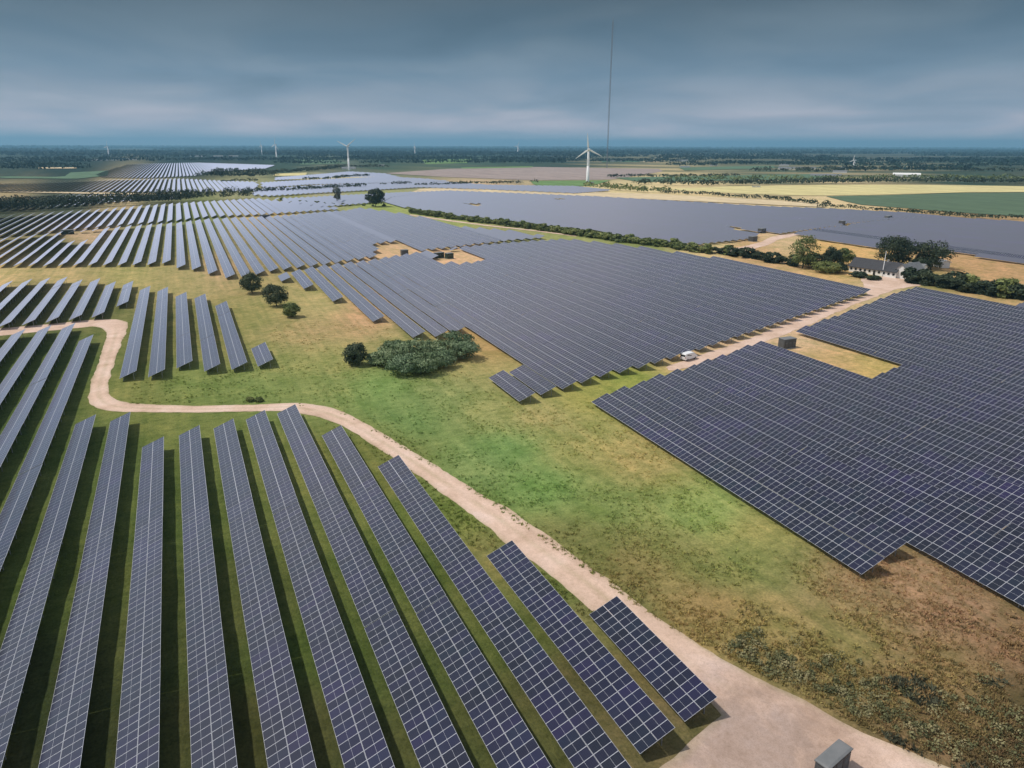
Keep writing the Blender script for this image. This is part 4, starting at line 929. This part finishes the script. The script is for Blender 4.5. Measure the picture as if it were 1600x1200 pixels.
for sy in (-1, 1):
    k = len(mb.v); mb.v += [(x_, sy*(wv if z_ < 1.3 else wv*.9), z_) for x_, z_ in prof]; f_ = tuple(range(k, k+len(prof))); mb.f.append(f_ if sy < 0 else f_[::-1]); mb.m.append(0)
n_ = len(prof)
for i in range(n_):
    j = (i + 1) % n_; mb.f.append((j, i, n_ + i, n_ + j)); mb.m.append(0)
bme = mb.mesh('body', [VANW]); body = obj('body', bme, parent=ev)
mb = MB()
mb.quad([(1.27,-.78,1.88),(1.27,.78,1.88),(1.76,.84,1.30),(1.76,-.84,1.30)]); 
for v_ in range(len(mb.v)): mb.v[v_] = (mb.v[v_][0]+.02, mb.v[v_][1], mb.v[v_][2]+.02)
obj('windscreen', mb.mesh('windscreen', [DARKG]), parent=ev)
for sy in (-1, 1):
    for xa, xb_ in ((.35, 1.2), (-.75, .2), (-2.1, -.9)):
        mb = MB(); y_ = sy * (wv * .955); pts = [(xa, y_, 1.28), (xb_ + (.35 if xb_ > 1 else 0), y_, 1.28), (xb_, sy*wv*.925, 1.75), (xa, sy*wv*.925, 1.75)]
        mb.quad(pts if sy < 0 else pts[::-1]); obj('side_window', mb.mesh('side_window', [DARKG]), parent=ev)
mb = MB(); mb.quad([(-2.49,.75,1.25),(-2.49,-.75,1.25),(-2.45,-.7,1.75),(-2.45,.7,1.75)]); obj('rear_window', mb.mesh('rear_window', [DARKG]), parent=ev)
for sx in (-1.55, 1.6):
    for sy in (-1, 1):
        mb = MB(); mb.tube((0, -.11, 0), (0, .11, 0), .35, .35, 14); mb.tube((0, .11, 0), (0, -.11, 0), .35, .35, 14)
        w_o = obj('wheel', mb.mesh('wheel', [RUB], True), parent=ev, loc=(sx, -sy * .84, .35))
        mb = MB(); mb.tube((0, 0, 0), (0, sy * .125, 0), .2, .2, 10); obj('rim', mb.mesh('rim', [CHROME]), parent=w_o)
for sy in (-1, 1):
    mb = MB(); mb.box(-2.53, -2.49, sy*.8-.07, sy*.8+.07, .9, 1.25); obj('tail_light', mb.mesh('tail_light', [LAMP_R]), parent=ev)
    mb = MB(); mb.box(2.44, 2.50, sy*.7-.15, sy*.7+.15, .80, .95); obj('headlight', mb.mesh('headlight', [CHROME]), parent=ev)

# ------------------------------------------------------------------ farmhouse
WALL = noisy('white_render', (0.72, 0.72, 0.70), (0.80, 0.80, 0.78), 0.8, rough=0.85); ROOF = noisy('dark_slate_roof', (0.035, 0.037, 0.045), (0.055, 0.057, 0.065), 1.5, rough=0.7)
PANE = principled('window_pane', (0.02, 0.025, 0.03), 0.1)[0]; ROOFG = noisy('grey_roof', (0.14, 0.15, 0.16), (0.20, 0.21, 0.22), 1.5, rough=0.7)
def house(x, y, az, L_, D_, hw, hr, label, nwin=9, roofm=ROOF, name='farmhouse', cat='house', wallm=WALL, chim=True, door=True):
    e = empty(name, x, y, az=az, label=label, cat=cat)
    mb = MB(); mb.box(-L_/2, L_/2, -D_/2, D_/2, -.3, hw)
    for sx in (-1, 1):
        k = len(mb.v); X_ = sx * L_ / 2; mb.v += [(X_, -D_/2, hw), (X_, D_/2, hw), (X_, .01, hw + hr), (X_, -.01, hw + hr)]; f_ = (k, k+1, k+2, k+3); mb.f.append(f_ if sx > 0 else f_[::-1]); mb.m.append(0)
    wall = obj('wall', mb.mesh('wall', [wallm]), parent=e)
    mb = MB(); o_ = .5; sl = hr / (D_ / 2); zz = hw - sl * o_
    for sy in (-1, 1):
        a_ = [(-L_/2-.4, sy*(D_/2+o_), zz), (L_/2+.4, sy*(D_/2+o_), zz), (L_/2+.4, 0, hw+hr), (-L_/2-.4, 0, hw+hr)]
        lo_ = [(p[0], p[1], p[2]) for p in a_]; up_ = [(p[0], p[1], p[2] + .22) for p in a_]; k = len(mb.v); mb.v += lo_ + up_
        fs = [(4,5,6,7),(3,2,1,0),(0,1,5,4),(1,2,6,5),(3,0,4,7)]
        for f_ in fs: f2 = tuple(k+i for i in f_); mb.f.append(f2 if sy < 0 else f2[::-1]); mb.m.append(0)
    roof = obj('roof', mb.mesh('roof', [roofm]), parent=e)
    if chim:
        mb = MB(); mb.box(-.35, .35, -.35, .35, hw+hr-.4, hw+hr+.9); obj('chimney', mb.mesh('chimney', [CONC]), parent=roof, loc=(L_*.2, 0, 0))
    for sy in (-1, 1):
        for i in range(nwin):
            X_ = -L_/2 + (i + .5) * L_ / nwin
            mb = MB(); ya, yb_ = sorted((sy*D_/2, sy*(D_/2+.05)))
            if door and i == nwin // 2:
                mb.box(X_-.5, X_+.5, ya, yb_, 0.0, 2.1); obj('door', mb.mesh('door', [PANE]), parent=wall); continue
            mb.box(X_-.6, X_+.6, ya, yb_, .9, 2.1); wd = obj('window', mb.mesh('window', [WALL]), parent=wall)
            mb = MB(); ya, yb_ = sorted((sy*(D_/2+.05), sy*(D_/2+.07))); mb.box(X_-.5, X_+.5, ya, yb_, 1.0, 2.0); 
            obj('window_pane', mb.mesh('window_pane', [PANE]), parent=wall)
    return e
pa, pb_ = np.array(g(1326,424)), np.array(g(1399,435)); dv_ = pb_ - pa; az = math.atan2(dv_[1], dv_[0]); nrm = np.array([math.cos(az + math.pi/2), math.sin(az + math.pi/2)])
if nrm @ pa < 0: nrm = -nrm
cc = (pa + pb_) / 2 + nrm * 4.0
house(cc[0], cc[1], az, np.hypot(*dv_), 8.0, 2.7, 3.3, 'long white farmhouse with a dark slate roof beside the flagpole', 10)
cc2 = pb_ + nrm * 7.5 + dv_ / np.hypot(*dv_) * 1.5
house(cc2[0], cc2[1], az + math.pi/2, 13, 7.0, 2.8, 3.2, 'grey roofed farm wing at the right end of the white farmhouse', 4, ROOFG, name='farm_wing', chim=False)
x, y = at_px(1432, 424); house(x, y, az, 7, 4, 2.4, 1.2, 'small white shed right of the farmhouse under the dark trees', 2, ROOFG, name='shed', cat='shed', chim=False)
x, y = at_px(1470, 417); house(x, y, az + .4, 6, 4, 2.6, .8, 'little white shed at the foot of the rightmost farm tree', 2, WALL, name='shed', cat='shed', chim=False)
x, y = at_px(1378, 432); ef = empty('flagpole', x, y, label='thin white flagpole in front of the farmhouse', cat='flagpole')
mb = MB(); mb.tube((0,0,0), (0.6,0.9,10.5), .16, .08, 8); obj('pole', mb.mesh('pole', [WHITE], True), parent=ef)
mb = MB(); mb.tube((.6,.9,10.5), (.6,.9,10.8), .16, .1, 8); obj('finial', mb.mesh('finial', [WHITE]), parent=ef)
# distant farms
barns = [(1416,276.5,36,8),(1232,264.5,30,5),(1262,264.5,22,5),(1290,275,44,2.0),(1318,264,16,5),(1312,270,20,5),(1306,282,10,6),(1346,263,10,5),(1452,278,8,4),(1468,279,8,4),(1398,276,6,6),(1070,262,16,4),(1115,259,12,4),
         (1228,257,14,4),(302,244.5,26,5),(313,245,16,5),(341,244.5,14,5),(365,244.5,14,5),(148,251,40,5),(176,250.5,30,5),(200,250,24,5),(1144,243,40,8),(1060,252,30,5),(960,253,24,5),(925,286.5,6,3),(1178,293,4,3),(1185,293,4,3),(545,264,22,4),(596,259,10,4),(1225,259,14,4),(1150,246,60,6)]
places = ['beside the dark wood on the right','among the trees on the right','on the horizon at the left','near the middle turbine']
for i, (u, v, wpx, h) in enumerate(barns):
    x, y = at_px(u, v); d = math.hypot(x, y); L_ = max(wpx * d / F * .9, 5); L_ = min(L_, 90)
    D_ = min(L_ * .4, 14); az = math.atan2(y, x) + math.pi/2
    e = empty('farm_building', x, y, az=az, cat='farm building', group='pale farm buildings near the horizon',
              label='long bright white barn beyond the yellow field' if i == 0 else 'small pale distant farm building %s, %s from the left' % (('left of the mast' if u < 948 else 'right of the mast'), ordinal(1 + sum(1 for b2 in barns[1:] if b2[0] < u and (b2[0] < 948) == (u < 948)))))
    hh = h * .55; mb = MB(); mb.box(-L_/2, L_/2, -D_/2, D_/2, -.5, hh); obj('wall', mb.mesh('wall', [WALL]), parent=e)
    mb = MB(); hr = D_ * .22
    for sy in (-1, 1):
        pts = [(-L_/2-.3, sy*(D_/2+.3), hh+.02), (L_/2+.3, sy*(D_/2+.3), hh+.02), (L_/2+.3, 0, hh+hr), (-L_/2-.3, 0, hh+hr)]; mb.quad(pts if sy < 0 else pts[::-1])
    obj('roof', mb.mesh('roof', [WALL if i == 0 else ROOFG]), parent=e)

# ------------------------------------------------------------------ haze
mb = MB(); mb.box(-20500, 43500, -43000, 43500, -1.5, MASTH + 30)
hz = bpy.data.materials.new('haze'); hz.use_nodes = True; t = hz.node_tree; t.nodes.clear()
pv = node(t, 'ShaderNodeVolumePrincipled'); pv.inputs['Density'].default_value = 8.5e-5; pv.inputs['Color'].default_value = (0.31, 0.66, 0.92, 1); pv.inputs['Anisotropy'].default_value = 0.1
om = node(t, 'ShaderNodeOutputMaterial'); t.links.new(pv.outputs[0], om.inputs['Volume'])
obj('haze', mb.mesh('haze', [hz]), label='thin blue haze over the whole plain', cat='haze', kind='stuff')
